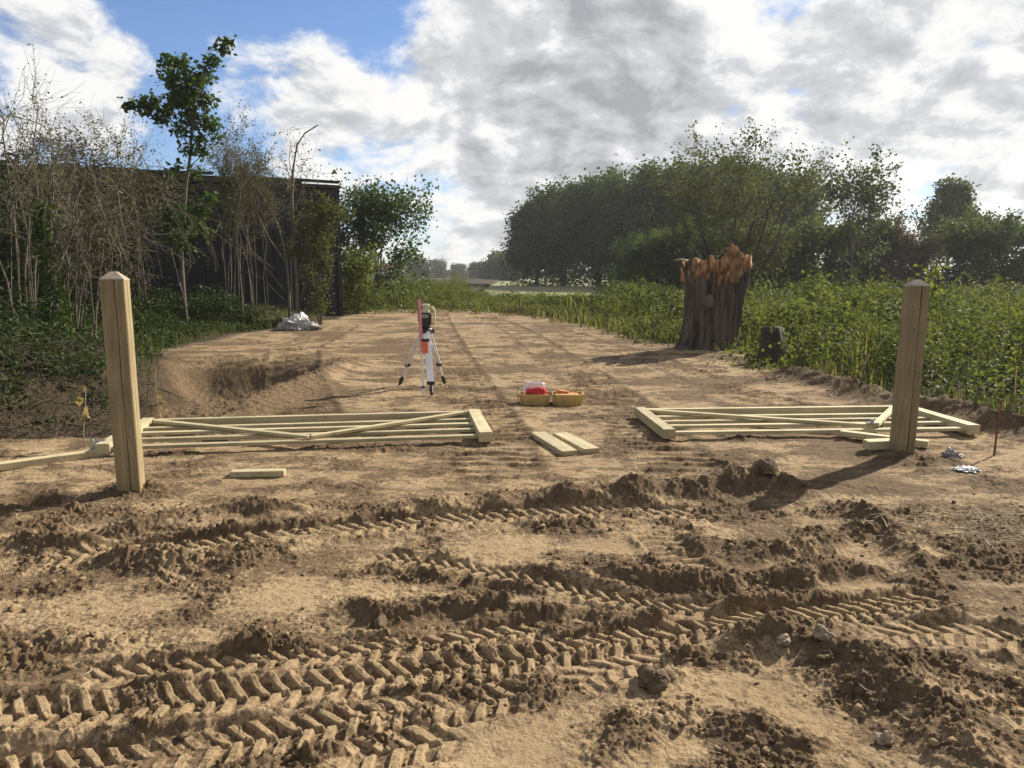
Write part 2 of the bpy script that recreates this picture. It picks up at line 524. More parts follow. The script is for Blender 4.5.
def np_mesh(name, V, F, attrs=None, smooth=False):
    V = np.ascontiguousarray(V, dtype=np.float32)
    F = np.ascontiguousarray(F, dtype=np.int32)
    me = bpy.data.meshes.new(name)
    me.vertices.add(len(V))
    me.vertices.foreach_set('co', V.ravel())
    me.loops.add(F.size)
    me.loops.foreach_set('vertex_index', F.ravel())
    me.polygons.add(len(F))
    me.polygons.foreach_set('loop_start', np.arange(len(F), dtype=np.int32) * F.shape[1])
    me.update(calc_edges=True)
    if smooth:
        me.polygons.foreach_set('use_smooth', np.ones(len(F), dtype=bool))
    for k, v in (attrs or {}).items():
        a = me.attributes.new(k, 'FLOAT', 'POINT')
        a.data.foreach_set('value', np.ascontiguousarray(v, dtype=np.float32))
    return me


class MB:
    def __init__(self):
        self.v, self.f, self.mi = [], [], []

    def add(self, vs, fs, mi=0):
        b = len(self.v)
        self.v += [tuple(q) for q in vs]
        self.f += [tuple(b + i for i in q) for q in fs]
        self.mi += [mi] * len(fs)

    def box(self, c, s, rot=None, mi=0, bev=0.0):
        """box with chamfered edges along its longest axis"""
        hx, hy, hz = s[0] / 2, s[1] / 2, s[2] / 2
        if bev <= 0:
            vs = [Vector((a * hx, b * hy, d * hz)) for a in (-1, 1) for b in (-1, 1) for d in (-1, 1)]
            fs = [(0, 1, 3, 2), (4, 6, 7, 5), (0, 4, 5, 1), (2, 3, 7, 6), (0, 2, 6, 4), (1, 5, 7, 3)]
        else:
            bm = bmesh.new()
            bmesh.ops.create_cube(bm, size=1)
            for v in bm.verts:
                v.co = Vector((v.co.x * s[0], v.co.y * s[1], v.co.z * s[2]))
            bmesh.ops.bevel(bm, geom=list(bm.edges), offset=bev, segments=2, affect='EDGES')
            bm.verts.index_update()
            vs = [v.co.copy() for v in bm.verts]
            fs = [[v.index for v in f.verts] for f in bm.faces]
            bm.free()
        M = rot if rot is not None else Matrix.Identity(3)
        c = Vector(c)
        self.add([c + M @ v for v in vs], fs, mi)

    def tube(self, pl, rad, n=6, mi=0, cap=True):
        pl = [Vector(p) for p in pl]
        vs, fs = [], []
        ref = Vector((0.31, 0.17, 0.94))
        for i, p in enumerate(pl):
            d = (pl[min(i + 1, len(pl) - 1)] - pl[max(i - 1, 0)])
            if d.length < 1e-9:
                d = Vector((0, 0, 1))
            d.normalize()
            a = d.cross(ref)
            if a.length < 1e-3:
                a = d.cross(Vector((1, 0, 0)))
            a.normalize()
            b = d.cross(a)
            r = rad[i] if hasattr(rad, '__len__') else rad
            for k in range(n):
                t = 2 * math.pi * k / n
                vs.append(p + (a * math.cos(t) + b * math.sin(t)) * r)
        for i in range(len(pl) - 1):
            for k in range(n):
                fs.append((i * n + k, i * n + (k + 1) % n, (i + 1) * n + (k + 1) % n, (i + 1) * n + k))
        if cap:
            fs.append(tuple(range(n - 1, -1, -1)))
            fs.append(tuple((len(pl) - 1) * n + k for k in range(n)))
        self.add(vs, fs, mi)

    def lathe(self, prof, n=16, c=(0, 0, 0), mi=0):
        c = Vector(c)
        vs, fs = [], []
        for r, z in prof:
            for k in range(n):
                t = 2 * math.pi * k / n
                vs.append(c + Vector((r * math.cos(t), r * math.sin(t), z)))
        for i in range(len(prof) - 1):
            for k in range(n):
                fs.append((i * n + k, i * n + (k + 1) % n, (i + 1) * n + (k + 1) % n, (i + 1) * n + k))
        fs.append(tuple(range(n - 1, -1, -1)))
        fs.append(tuple((len(prof) - 1) * n + k for k in range(n)))
        self.add(vs, fs, mi)

    def build(self, name, mat, parent=None, smooth=False):
        me = bpy.data.meshes.new(name)
        me.from_pydata(self.v, [], self.f)
        me.polygons.foreach_set('material_index', self.mi)
        if smooth:
            me.polygons.foreach_set('use_smooth', [True] * len(me.polygons))
        me.update()
        return link(name, me, mat, parent)


def tag(o, label=None, cat=None, group=None, kind=None):
    if label:
        o['label'] = label
    if cat:
        o['category'] = cat
    if group:
        o['group'] = group
    if kind:
        o['kind'] = kind
    return o


def empty(name, loc, label, cat, rz=0, group=None):
    o = bpy.data.objects.new(name, None)
    o.empty_display_size = 0.2
    COL.objects.link(o)
    o.location = loc
    o.rotation_euler = (0, 0, rz)
    return tag(o, label, cat, group)


# ------------------------------------------------------------------ materials
def new_mat(name):
    m = bpy.data.materials.new(name)
    m.use_nodes = True
    return m, NT(m.node_tree)


def principled(w, color, rough=0.7, normal=None, **kw):
    b = w.n('ShaderNodeBsdfPrincipled')
    w.setin(b, 'Base Color', color if isinstance(color, bpy.types.NodeSocket) else (*color, 1))
    w.setin(b, 'Roughness', rough)
    for k, v in kw.items():
        w.setin(b, k, v)
    if normal is not None:
        w.l(normal, b.inputs['Normal'])
    return b.outputs[0]


def out(w, sh):
    o = w.n('ShaderNodeOutputMaterial')
    w.l(sh, o.inputs[0])


def bump(w, h, strength=0.5, dist=0.01):
    b = w.n('ShaderNodeBump')
    b.inputs['Strength'].default_value = strength
    b.inputs['Distance'].default_value = dist
    w.l(h, b.inputs['Height'])
    return b.outputs[0]


def attr(w, name):
    a = w.n('ShaderNodeAttribute')
    a.attribute_name = name
    return a.outputs['Fac']


def flat_mat(name, col, rough=0.6, var=0.15, scale=8, bmp=0.0, **kw):
    m, w = new_mat(name)
    tc = w.n('ShaderNodeTexCoord')
    n = w.noise(tc.outputs['Object'], scale, 5, 0.6)
    c = w.mix(w.mr(n, 0.3, 0.7, 0, 1), tuple(q * (1 - var) for q in col), tuple(min(1, q * (1 + var)) for q in col))
    nm = bump(w, w.noise(tc.outputs['Object'], scale * 6, 3, 0.6), bmp, 0.01) if bmp else None
    out(w, principled(w, c, rough, nm, **kw))
    return m


def wood_mat(name, axis, c0, c1, knot=True, scale=1.0):
    m, w = new_mat(name)
    tc = w.n('ShaderNodeTexCoord')
    mp = w.n('ShaderNodeMapping')
    w.l(tc.outputs['Object'], mp.inputs[0])
    s = [34 * scale] * 3
    s['XYZ'.index(axis)] = 1.6 * scale
    mp.inputs['Scale'].default_value = s
    oi = w.n('ShaderNodeObjectInfo')
    va = w.n('ShaderNodeVectorMath', operation='ADD')
    w.l(mp.outputs[0], va.inputs[0])
    sc = w.n('ShaderNodeVectorMath', operation='SCALE')
    sc.inputs[0].default_value = (13, 7, 5)
    w.l(oi.outputs['Random'], sc.inputs['Scale'])
    w.l(sc.outputs[0], va.inputs[1])
    g = w.noise(va.outputs[0], 1.0, 5, 0.6, 0.6)
    big = w.noise(tc.outputs['Object'], 3.5, 3, 0.5)
    c = w.mix(w.mr(g, 0.35, 0.66, 0, 1), c0, c1)
    c = w.mix(w.mr(big, 0.35, 0.75, 0, 0.55), c, tuple(q * 0.72 for q in c0))
    # knots
    vo = w.n('ShaderNodeTexVoronoi')
    mp2 = w.n('ShaderNodeMapping')
    w.l(tc.outputs['Object'], mp2.inputs[0])
    s2 = [5.5] * 3
    s2['XYZ'.index(axis)] = 3.0
    mp2.inputs['Scale'].default_value = s2
    w.l(mp2.outputs[0], vo.inputs['Vector'])
    k = w.mr(vo.outputs['Distance'], 0.07, 0.15, 0.8, 0)
    if knot:
        c = w.mix(k, c, (0.11, 0.06, 0.025))
    dirt = w.noise(tc.outputs['Object'], 7.0, 6, 0.7)
    c = w.mix(w.mr(dirt, 0.56, 0.74, 0, 0.55), c, (0.24, 0.175, 0.10))
    pv = w.m('ADD', w.m('MULTIPLY', oi.outputs['Random'], 0.30), 0.80)
    hsv = w.n('ShaderNodeHueSaturation')
    w.l(pv, hsv.inputs['Value'])
    w.l(c, hsv.inputs['Color'])
    c = hsv.outputs[0]
    nm = bump(w, g, 0.35, 0.004)
    out(w, principled(w, c, 0.72, nm))
    return m


def leaf_mat(name, c0, c1, trans=0.4, rough=0.5, tcol=None, spec=0.35):
    m, w = new_mat(name)
    v = attr(w, 'var')
    c = w.mix(v, c0, c1)
    p = principled(w, c, rough, None, **{'Specular IOR Level': spec})
    t = w.n('ShaderNodeBsdfTranslucent')
    tc_ = w.mix(1.0, c, tcol or (1.25, 1.3, 0.62), 'MULTIPLY')
    w.l(tc_, t.inputs[0])
    mx = w.n('ShaderNodeMixShader')
    mx.inputs[0].default_value = trans
    w.l(p, mx.inputs[1])
    w.l(t.outputs[0], mx.inputs[2])
    out(w, mx.outputs[0])
    return m


def bark_mat(name, c0, c1, sc=(9, 9, 1.6), strength=0.8, dist=0.03):
    m, w = new_mat(name)
    tc = w.n('ShaderNodeTexCoord')
    mp = w.n('ShaderNodeMapping')
    w.l(tc.outputs['Object'], mp.inputs[0])
    mp.inputs['Scale'].default_value = sc
    n = w.noise(mp.outputs[0], 1.0, 7, 0.65, 0.4)
    c = w.mix(w.mr(n, 0.35, 0.65, 0, 1), c0, c1)
    out(w, principled(w, c, 0.9, bump(w, n, strength, dist)))
    return m


def ground_mat():
    m, w = new_mat('earth')
    tc = w.n('ShaderNodeTexCoord')
    ob = tc.outputs['Object']
    moist_shade, soil = attr(w, 'moist_shade'), attr(w, 'soil')  # soil moisture, plus the pit shade painted in with it
    n1 = w.noise(ob, 1.4, 6, 0.6)
    n2 = w.noise(ob, 16, 7, 0.68, 0.4)
    n3 = w.noise(ob, 75, 4, 0.6)
    dry = w.mix(w.mr(n1, 0.3, 0.7, 0, 1), (0.405, 0.298, 0.178), (0.31, 0.224, 0.131))
    dry = w.mix(w.mr(n2, 0.42, 0.72, 0, 0.55), dry, (0.22, 0.153, 0.09))
    wet = w.mix(w.mr(n2, 0.35, 0.65, 0, 1), (0.082, 0.056, 0.034), (0.175, 0.121, 0.072))
    n4 = w.noise(ob, 34, 5, 0.62, 0.6)
    f = w.m('ADD', moist_shade, w.m('MULTIPLY', w.m('SUBTRACT', n4, 0.5), 1.6))
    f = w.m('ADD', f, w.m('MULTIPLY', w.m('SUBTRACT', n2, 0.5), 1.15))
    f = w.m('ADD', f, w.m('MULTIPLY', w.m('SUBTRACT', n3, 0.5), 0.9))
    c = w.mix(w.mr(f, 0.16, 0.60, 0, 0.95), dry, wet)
    c = w.mix(w.mr(n3, 0.62, 0.78, 0, 0.35), c, (0.50, 0.38, 0.24))
    g = w.mix(w.mr(n2, 0.3, 0.7, 0, 1), (0.040, 0.030, 0.019), (0.055, 0.05, 0.024))
    g = w.mix(w.mr(n1, 0.35, 0.65, 0, 0.8), g, (0.065, 0.046, 0.029))
    c = w.mix(soil, g, c)
    hh = w.m('ADD', w.noise(ob, 45, 5, 0.65), w.m('MULTIPLY', w.noise(ob, 220, 3, 0.6), 0.35))
    out(w, principled(w, c, 0.95, bump(w, hh, 0.75, 0.014), **{'Specular IOR Level': 0.15}))
    return m


M = {
    'earth': ground_mat(),
    'post_wood': wood_mat('post_wood', 'Z', (0.235, 0.18, 0.092), (0.36, 0.29, 0.16)),
    'post_top': wood_mat('post_top_wood', 'Z', (0.34, 0.29, 0.22), (0.46, 0.40, 0.31), False),
    'woodX': wood_mat('rail_wood', 'X', (0.46, 0.39, 0.23), (0.60, 0.53, 0.335), True, 1.2),
    'woodY': wood_mat('stile_wood', 'Y', (0.46, 0.39, 0.23), (0.60, 0.53, 0.335), True, 1.2),
    'metal': flat_mat('galvanised_steel', (0.40, 0.40, 0.39), 0.4, 0.1, 20, Metallic=0.9),
    'alu': flat_mat('aluminium', (0.76, 0.77, 0.78), 0.4, 0.05, 10, Metallic=0.1),
    'black': flat_mat('black_plastic', (0.02, 0.02, 0.022), 0.45, 0.2, 10),
    'grey': flat_mat('grey_plastic', (0.28, 0.28, 0.27), 0.5, 0.1, 10),
    'white': flat_mat('white_enamel', (0.78, 0.76, 0.74), 0.4, 0.05, 10),
    'red': flat_mat('red_enamel', (0.72, 0.28, 0.28), 0.45, 0.1, 10),
    'orange': flat_mat('orange_plastic', (0.80, 0.16, 0.03), 0.4, 0.1, 10),
    'cream': flat_mat('cream_plastic', (0.62, 0.58, 0.42), 0.45, 0.08, 10),
    'yellow': flat_mat('yellow_plastic', (0.58, 0.41, 0.15), 0.42, 0.10, 12),
    'foam': flat_mat('orange_foam', (0.52, 0.25, 0.09), 0.8, 0.2, 14),
    'redcloth': flat_mat('red_cloth', (0.50, 0.03, 0.04), 0.8, 0.2, 14),
    'cladding': flat_mat('black_cladding', (0.013, 0.015, 0.021), 0.5, 0.35, 1.6, 0.3, **{'Specular IOR Level': 0.4}),
    'roofing': flat_mat('dark_roofing', (0.045, 0.042, 0.04), 0.85, 0.3, 3, 0.3),
    'rust': flat_mat('rusty_steel', (0.17, 0.075, 0.035), 0.85, 0.4, 25, 0.3),
    'sheet': flat_mat('white_sheeting', (0.60, 0.60, 0.60), 0.5, 0.1, 5),
    'paper': flat_mat('white_paper', (0.80, 0.81, 0.82), 0.6, 0.03, 10),
    'bark': bark_mat('grey_bark', (0.075, 0.062, 0.048), (0.16, 0.14, 0.112)),
    'darkbark': bark_mat('dark_bark', (0.035, 0.028, 0.022), (0.085, 0.07, 0.055)),
    'stem': bark_mat('pale_stem', (0.085, 0.07, 0.053), (0.20, 0.17, 0.128), (30, 30, 5), 0.4, 0.005),
    'stumpbark': bark_mat('willow_bark', (0.028, 0.022, 0.017), (0.19, 0.15, 0.112), (8, 8, 1.0), 1.0, 0.09),
    'torn': bark_mat('torn_wood', (0.21, 0.10, 0.045), (0.56, 0.34, 0.17), (16, 16, 1.8), 0.9, 0.03),
    'litter': flat_mat('dead_twigs', (0.075, 0.055, 0.037), 0.9, 0.4, 3),
    'drytwig': flat_mat('dry_straw', (0.42, 0.34, 0.23), 0.85, 0.3, 6),
    'clod': flat_mat('moist_clod', (0.13, 0.09, 0.055), 0.95, 0.35, 14, 0.6),
    'stone': flat_mat('pale_stone', (0.30, 0.235, 0.155), 0.9, 0.25, 14, 0.5),
    'l_nettle': leaf_mat('nettle_leaf', (0.045, 0.070, 0.022), (0.190, 0.215, 0.070), 0.42, 0.7, spec=0.08),
    'l_ivy': leaf_mat('ivy_leaf', (0.018, 0.034, 0.012), (0.065, 0.095, 0.03), 0.28, 0.5, spec=0.12),
    'l_bramble': leaf_mat('bramble_leaf', (0.026, 0.046, 0.018), (0.105, 0.135, 0.05), 0.35, 0.6, spec=0.15),
    'l_row': leaf_mat('ash_leaf', (0.022, 0.042, 0.017), (0.110, 0.150, 0.058), 0.35, 0.65, spec=0.08),
    'l_sap': leaf_mat('sapling_leaf', (0.035, 0.065, 0.018), (0.085, 0.13, 0.035), 0.35, 0.5, spec=0.15),
    'l_tree': leaf_mat('tree_leaf', (0.030, 0.050, 0.020), (0.120, 0.152, 0.060), 0.40, 0.65, spec=0.08),
    'l_willow': leaf_mat('willow_leaf', (0.045, 0.056, 0.024), (0.135, 0.145, 0.062), 0.38, 0.65, spec=0.08),
    'l_elder': leaf_mat('elder_leaf', (0.035, 0.065, 0.022), (0.11, 0.15, 0.05), 0.35, 0.45, spec=0.25),
    'l_dry': leaf_mat('dry_leaf', (0.22, 0.17, 0.08), (0.36, 0.30, 0.16), 0.4, 0.7, (1.2, 1.1, .8)),
    'l_brown': leaf_mat('brown_leaf', (0.075, 0.062, 0.035), (0.14, 0.12, 0.06), 0.3, 0.7, (1.2, 1.1, .8)),
    'grass': leaf_mat('grass_blade', (0.065, 0.085, 0.028), (0.19, 0.19, 0.085), 0.45, 0.65, (1.3, 1.3, .7), spec=0.08),
}


# ------------------------------------------------------------------ ground mesh
def build_ground():
    ys = list(np.linspace(-7, 1.55, 46))
    y = 1.55
    while y < 12:
        y += 0.0037 * max(1.0, (y / 2.1)) ** 1.30
        ys.append(y)
    while y < 620:
        y += 0.0037 * (12 / 2.1) ** 1.30 * (y / 12) ** 2.0 * 1.0 if y < 60 else y * 0.08
        ys.append(y)
    ys = np.array(ys)
    nd = 1400
    u = np.linspace(-1, 1, nd)
    e = np.linspace(0, 1, 42)[1:] ** 1.6
    u = np.concatenate([-(1 + e[::-1] * 3.2), u, 1 + e * 3.2])
    half = 0.90 * np.maximum(ys, 1.9) + 0.55
    half = np.minimum(half + np.where(ys < 1.55, 0.5, 0), 140)
    X = u[None, :] * half[:, None]
    # beyond the fan: keep a few metres of margin near the camera
    X = np.where(np.abs(u)[None, :] > 1, X + np.sign(X) * (np.abs(u)[None, :] - 1) * 5.0, X)
    Y = np.broadcast_to(ys[:, None], X.shape)
    z, moist_shade, soil, rough = ground(X.ravel(), Y.ravel())
    V = np.stack([X.ravel(), Y.ravel(), z], 1)
    ny, nx = X.shape
    i = np.arange((ny - 1) * nx).reshape(ny - 1, nx)[:, :-1].ravel()
    F = np.stack([i, i + 1, i + nx + 1, i + nx], 1)
    me = np_mesh('ground', V, F, {'moist_shade': moist_shade, 'soil': soil}, True)
    o = link('ground', me, M['earth'])
    tag(o, kind='structure')
    print('ground verts', len(V))


build_ground()

# pale cut field beyond the ditch
fm, fw = new_mat('field_stubble')
ftc = fw.n('ShaderNodeTexCoord')
fc = fw.mix(fw.mr(fw.noise(ftc.outputs['Object'], 0.09, 5, 0.6), 0.3, 0.7, 0, 1), (0.17, 0.185, 0.075), (0.26, 0.25, 0.115))
out(fw, principled(fw, fc, 0.95))
fx = np.linspace(-260, 400, 60)
fy = np.concatenate([np.linspace(52, 130, 30), np.linspace(140, 600, 30)])
FX, FY = np.meshgrid(fx, fy)
FZ = 0.06 + 0.05 * pn(FX * 0.05, FY * 0.05, 9)
ii = np.arange(59 * 60).reshape(59, 60)[:, :-1].ravel()
tag(link('field', np_mesh('field', np.stack([FX.ravel(), FY.ravel(), FZ.ravel()], 1), np.stack([ii, ii + 1, ii + 61, ii + 60], 1), smooth=True), fm), kind='structure')


# ------------------------------------------------------------------ foliage helpers
def unit(a):
    return a / np.maximum(np.linalg.norm(a, axis=-1, keepdims=True), 1e-9)


def leaves(rng, pos, size, var, aspect=0.42, up=0.3, dirs=None):
    """folded leaf blades: 4 verts, 2 triangles each"""
    n = len(pos)
    d = unit(rng.normal(size=(n, 3)) * (1, 1, 0.6) + (0, 0, -0.15)) if dirs is None else unit(dirs)
    nn = rng.normal(size=(n, 3)) + (0, 0, up * 3)
    s = unit(np.cross(d, nn))
    nn = np.cross(s, d)
    L = size[:, None]
    V = np.empty((n, 4, 3))
    V[:, 0] = pos
    V[:, 1] = pos + d * L * 0.45 + s * L * aspect + nn * L * 0.10
    V[:, 2] = pos + d * L - nn * L * 0.08
    V[:, 3] = pos + d * L * 0.45 - s * L * aspect + nn * L * 0.10
    b = (np.arange(n) * 4)[:, None]
    F = np.concatenate([b + (0, 1, 2), b + (0, 2, 3)], 1).reshape(-1, 3)
    return V.reshape(-1, 3), F, np.repeat(np.clip(var, 0, 1), 4)


def blades(rng, base, h, width, lean, var):
    n = len(base)
    a = rng.rand(n) * 2 * np.pi
    l = np.stack([np.cos(a), np.sin(a), np.zeros(n)], 1)
    s = np.stack([-np.sin(a), np.cos(a), np.zeros(n)], 1)
    H = h[:, None]
    lean = lean[:, None]
    up = np.array([0, 0, 1.0])
    V = np.empty((n, 5, 3))
    W = width[:, None]
    mid = base + up * H * 0.6 + l * lean * H * 0.25
    V[:, 0] = base - s * W
    V[:, 1] = base + s * W
    V[:, 2] = mid - s * W * 0.8
    V[:, 3] = mid + s * W * 0.8
    V[:, 4] = base + up * H * (1 - 0.25 * lean) + l * lean * H
    b = (np.arange(n) * 5)[:, None]
    F = np.concatenate([b + (0, 1, 3), b + (0, 3, 2), b + (2, 3, 4)], 1).reshape(-1, 3)
    return V.reshape(-1, 3), F, np.repeat(np.clip(var, 0, 1), 5)


def twigs(rng, base, d, L, r):
    """bent three sided sticks"""
    n = len(base)
    d = unit(d)
    a = unit(np.cross(d, rng.normal(size=(n, 3))))
    b = np.cross(d, a)
    bend = rng.normal(size=(n, 1)) * 0.12
    V = np.empty((n, 3, 3, 3))
    for i, (t, k) in enumerate(((0, 1.0), (0.5, 0.8), (1, 0.45))):
        c = base + d * L[:, None] * t + a * (bend * L[:, None] if i == 1 else 0)
        for j in range(3):
            th = 2 * np.pi * j / 3
            V[:, i, j] = c + (a * np.cos(th) + b * np.sin(th)) * r[:, None] * k
    q = []
    for i in range(2):
        for j in range(3):
            q.append((i * 3 + j, i * 3 + (j + 1) % 3, (i + 1) * 3 + (j + 1) % 3, (i + 1) * 3 + j))
    F = ((np.arange(n) * 9)[:, None, None] + np.array(q)[None]).reshape(-1, 4)
    return V.reshape(-1, 3), F


def gzs(p):
    return ground(p[:, 0], p[:, 1])[0]


def tree_meshes(seed, H, R, trunk_h, nprim, nsub, nleaf, leaf, sigma, r0, env='dome', nstem=1, spread=0.0, rise=0.5, lean=(0, 0), top=0.92, skirt=0.0, aspect=0.42):
    """(trunk MB, leaf arrays) of one tree round the origin"""
    rng = np.random.RandomState(seed)
    tb = MB()
    tips = []
    for st in range(nstem):
        a0 = rng.rand() * 6.28 + st * 6.28 / nstem
        sx, sy = (math.cos(a0) * spread * rng.uniform(.5, 1), math.sin(a0) * spread * rng.uniform(.5, 1)) if nstem > 1 else (0, 0)
        hs = H * (top if nstem == 1 else top * rng.uniform(0.84, 1.0) - 0.25 * (sx * sx + sy * sy) / max(spread * spread, 1e-6))
        tp = []
        for k in range(9):
            f = k / 8
            tp.append(np.array([sx * f ** 0.8 + lean[0] * f * f + 0.03 * H * f * rng.normal() * 0.5, sy * f ** 0.8 + lean[1] * f * f + 0.03 * H * f * rng.normal() * 0.5, hs * f - (0.25 if k == 0 else 0)]))
        rr = [max(r0 / math.sqrt(nstem) * (1.25 if k == 0 else 1) * (1 - 0.88 * k / 8), 0.006) for k in range(9)]
        tb.tube(tp, rr, 7)
        tp = np.array(tp)
        for i in range(nprim // nstem):
            hf = trunk_h / H + (0.97 - trunk_h / H) * rng.rand() ** 0.9
            hf = min(hf, 0.97)
            fi = hf * 8
            k = min(int(fi), 7)
            s = tp[k] + (tp[k + 1] - tp[k]) * (fi - k)
            c = (hf - trunk_h / H) / (1 - trunk_h / H)
            if env == 'dome':
                e = math.sqrt(max(0.03, 1 - ((c - 0.38) / 0.68) ** 2))
            elif env == 'cone':
                e = 1 - 0.8 * c
            elif env == 'vase':
                e = 0.45 + 0.6 * math.sin(math.pi * min(1, 0.15 + 0.8 * c))
            else:
                e = 0.6 + 0.4 * math.sin(math.pi * c)
            az = rng.rand() * 6.283
            Lb = R * e * rng.uniform(0.55, 1.05)
            el = rise * rng.uniform(0.5, 1.4)
            dv = np.array([math.cos(az) * math.cos(el), math.sin(az) * math.cos(el), math.sin(el)])
            mid = s + dv * Lb * 0.5 + np.array([0, 0, -0.04 * Lb])
            end = s + dv * Lb + np.array([0, 0, 0.10 * Lb])
            rb = max(0.35 * rr[k], 0.006)
            tb.tube([s, mid, end], [rb, rb * 0.6, rb * 0.25], 4, cap=False)
            tips.append((mid, end))
            for j in range(nsub):
                q = s + (end - s) * rng.uniform(0.35, 0.95)
                dd = unit(dv * 0.7 + rng.normal(size=3) * 0.6 + np.array([0, 0, 0.25]))
                ee = q + dd * Lb * rng.uniform(0.22, 0.45)
                tb.tube([q, (q + ee) / 2 + rng.normal(size=3) * 0.02 * Lb, ee], [rb * 0.45, rb * 0.3, rb * 0.12], 3, cap=False)
                tips.append((q, ee))
    tips = [(a, b) for a, b in tips]
    A = np.array([t[0] for t in tips])
    B = np.array([t[1] for t in tips])
    wgt = rng.rand(len(tips)) ** 1.2 + 0.15
    wgt /= wgt.sum()
    idx = rng.choice(len(tips), nleaf, p=wgt)
    f = rng.rand(nleaf)[:, None] ** 0.6
    pos = A[idx] * (1 - f) + B[idx] * f + rng.normal(size=(nleaf, 3)) * sigma
    tv = rng.rand(len(tips))
    var = 0.70 * tv[idx] + 0.30 * rng.rand(nleaf)
    if skirt:
        n2 = int(nleaf * skirt)
        a = rng.rand(n2) * 6.283
        q = np.sqrt(rng.rand(n2)) * R * 0.95
        p2 = np.stack([np.cos(a) * q, np.sin(a) * q, rng.rand(n2) ** 0.8 * (trunk_h + 0.3 * H)], 1)
        pos = np.vstack([pos, p2])
        var = np.concatenate([var, 0.45 * rng.rand(n2)])
    pos[:, 2] = np.maximum(pos[:, 2], 0.05)
    size = leaf * rng.uniform(0.65, 1.25, len(pos))
    return tb, leaves(rng, pos, size, var, aspect)


def plant_tree(name, label, cat, loc, barkm, leafm, group=None, rz=0, **kw):
    tb, (V, F, var) = tree_meshes(**kw)
    root = empty(name, loc, label, cat, rz, group)
    tb.build('trunk', M[barkm], root, True)
    link('crown', np_mesh('crown', V, F, {'var': var}), M[leafm], root)
    return root


def copy_tree(root, loc, rz, label, scale=(1, 1, 1)):
    r = root.copy()
    COL.objects.link(r)
    r.location = loc
    r.rotation_euler = (0, 0, rz)
    r.scale = scale
    r['label'] = label
    for ch in list(root.children):
        c = ch.copy()
        COL.objects.link(c)
        c.parent = r
    return r


# ------------------------------------------------------------------ black shed
def build_shed():
    c0 = np.array([-6.35, 27.4])
    c1 = np.array([-25.3, 18.3])
    dv = c1 - c0
    Lw = float(np.hypot(*dv))
    rz = math.atan2(dv[1], dv[0])
    root = empty('shed', (c0[0], c0[1], 0), 'long black clad shed with flat roof behind the bare shrubs', 'shed', rz)
    H = 4.55
    # local x along the wall, local -y is away from the viewer? find the side
    side = -1.0      # local y direction pointing away from the camera
    mb = MB()
    x = 0.0
    prof = []
    while x < Lw:
        prof += [(x, 0.0), (x + 0.40, 0.0), (x + 0.405, -0.07 * side), (x + 0.445, -0.07 * side), (x + 0.45, 0.0)]
        x += 0.45
    prof = [q for q in prof if q[0] <= Lw]
    vs = [(a, b, -0.3) for a, b in prof] + [(a, b, H) for a, b in prof]
    n = len(prof)
    fs = [(i, i + 1, n + i + 1, n + i) for i in range(n - 1)]
    mb.add(vs, fs)
    D = 7.0 * side
    mb.add([(0, 0.001, -0.3), (0, D, -0.3), (0, D, H), (0, 0.001, H), (Lw, 0, -0.3), (Lw, D, -0.3), (Lw, D, H), (Lw, 0, H)],
           [(0, 1, 2, 3), (4, 7, 6, 5), (1, 5, 6, 2)])
    mb.build('wall', M['cladding'], root)
    mb = MB()
    mb.box((Lw / 2 - 0.05, D / 2, H + 0.07), (Lw + 0.15, 7.5, 0.12), bev=0.02)
    mb.box((Lw / 2 + 0.6, D / 2, H + 0.19), (Lw - 1.2, 7.3, 0.10), bev=0.02)
    r = mb.build('roof', M['roofing'], root)
    mb = MB()
    rng = random.Random(4)
    for k in range(7):
        mb.box((0.9 + 1.9 * k + rng.uniform(-.3, .3), -0.12 * side + D * 0.01, H + 0.27 + rng.uniform(-0.02, 0.05)), (1.7, 0.5, 0.05), Matrix.Rotation(rng.uniform(-.05, .05), 3, 'Y'))
    mb.build('roof_sheet', M['roofing'], root)
    mb = MB()
    mb.box((-0.02, -0.05 * side, H / 2 - 0.1), (0.16, 0.16, H + 0.2), bev=0.01)
    mb.build('corner_post', M['cladding'], root)
    mb = MB()
    mb.box((Lw / 2, -0.10 * side, H - 0.13), (Lw, 0.05, 0.2))
    mb.build('fascia', M['roofing'], root)


build_shed()


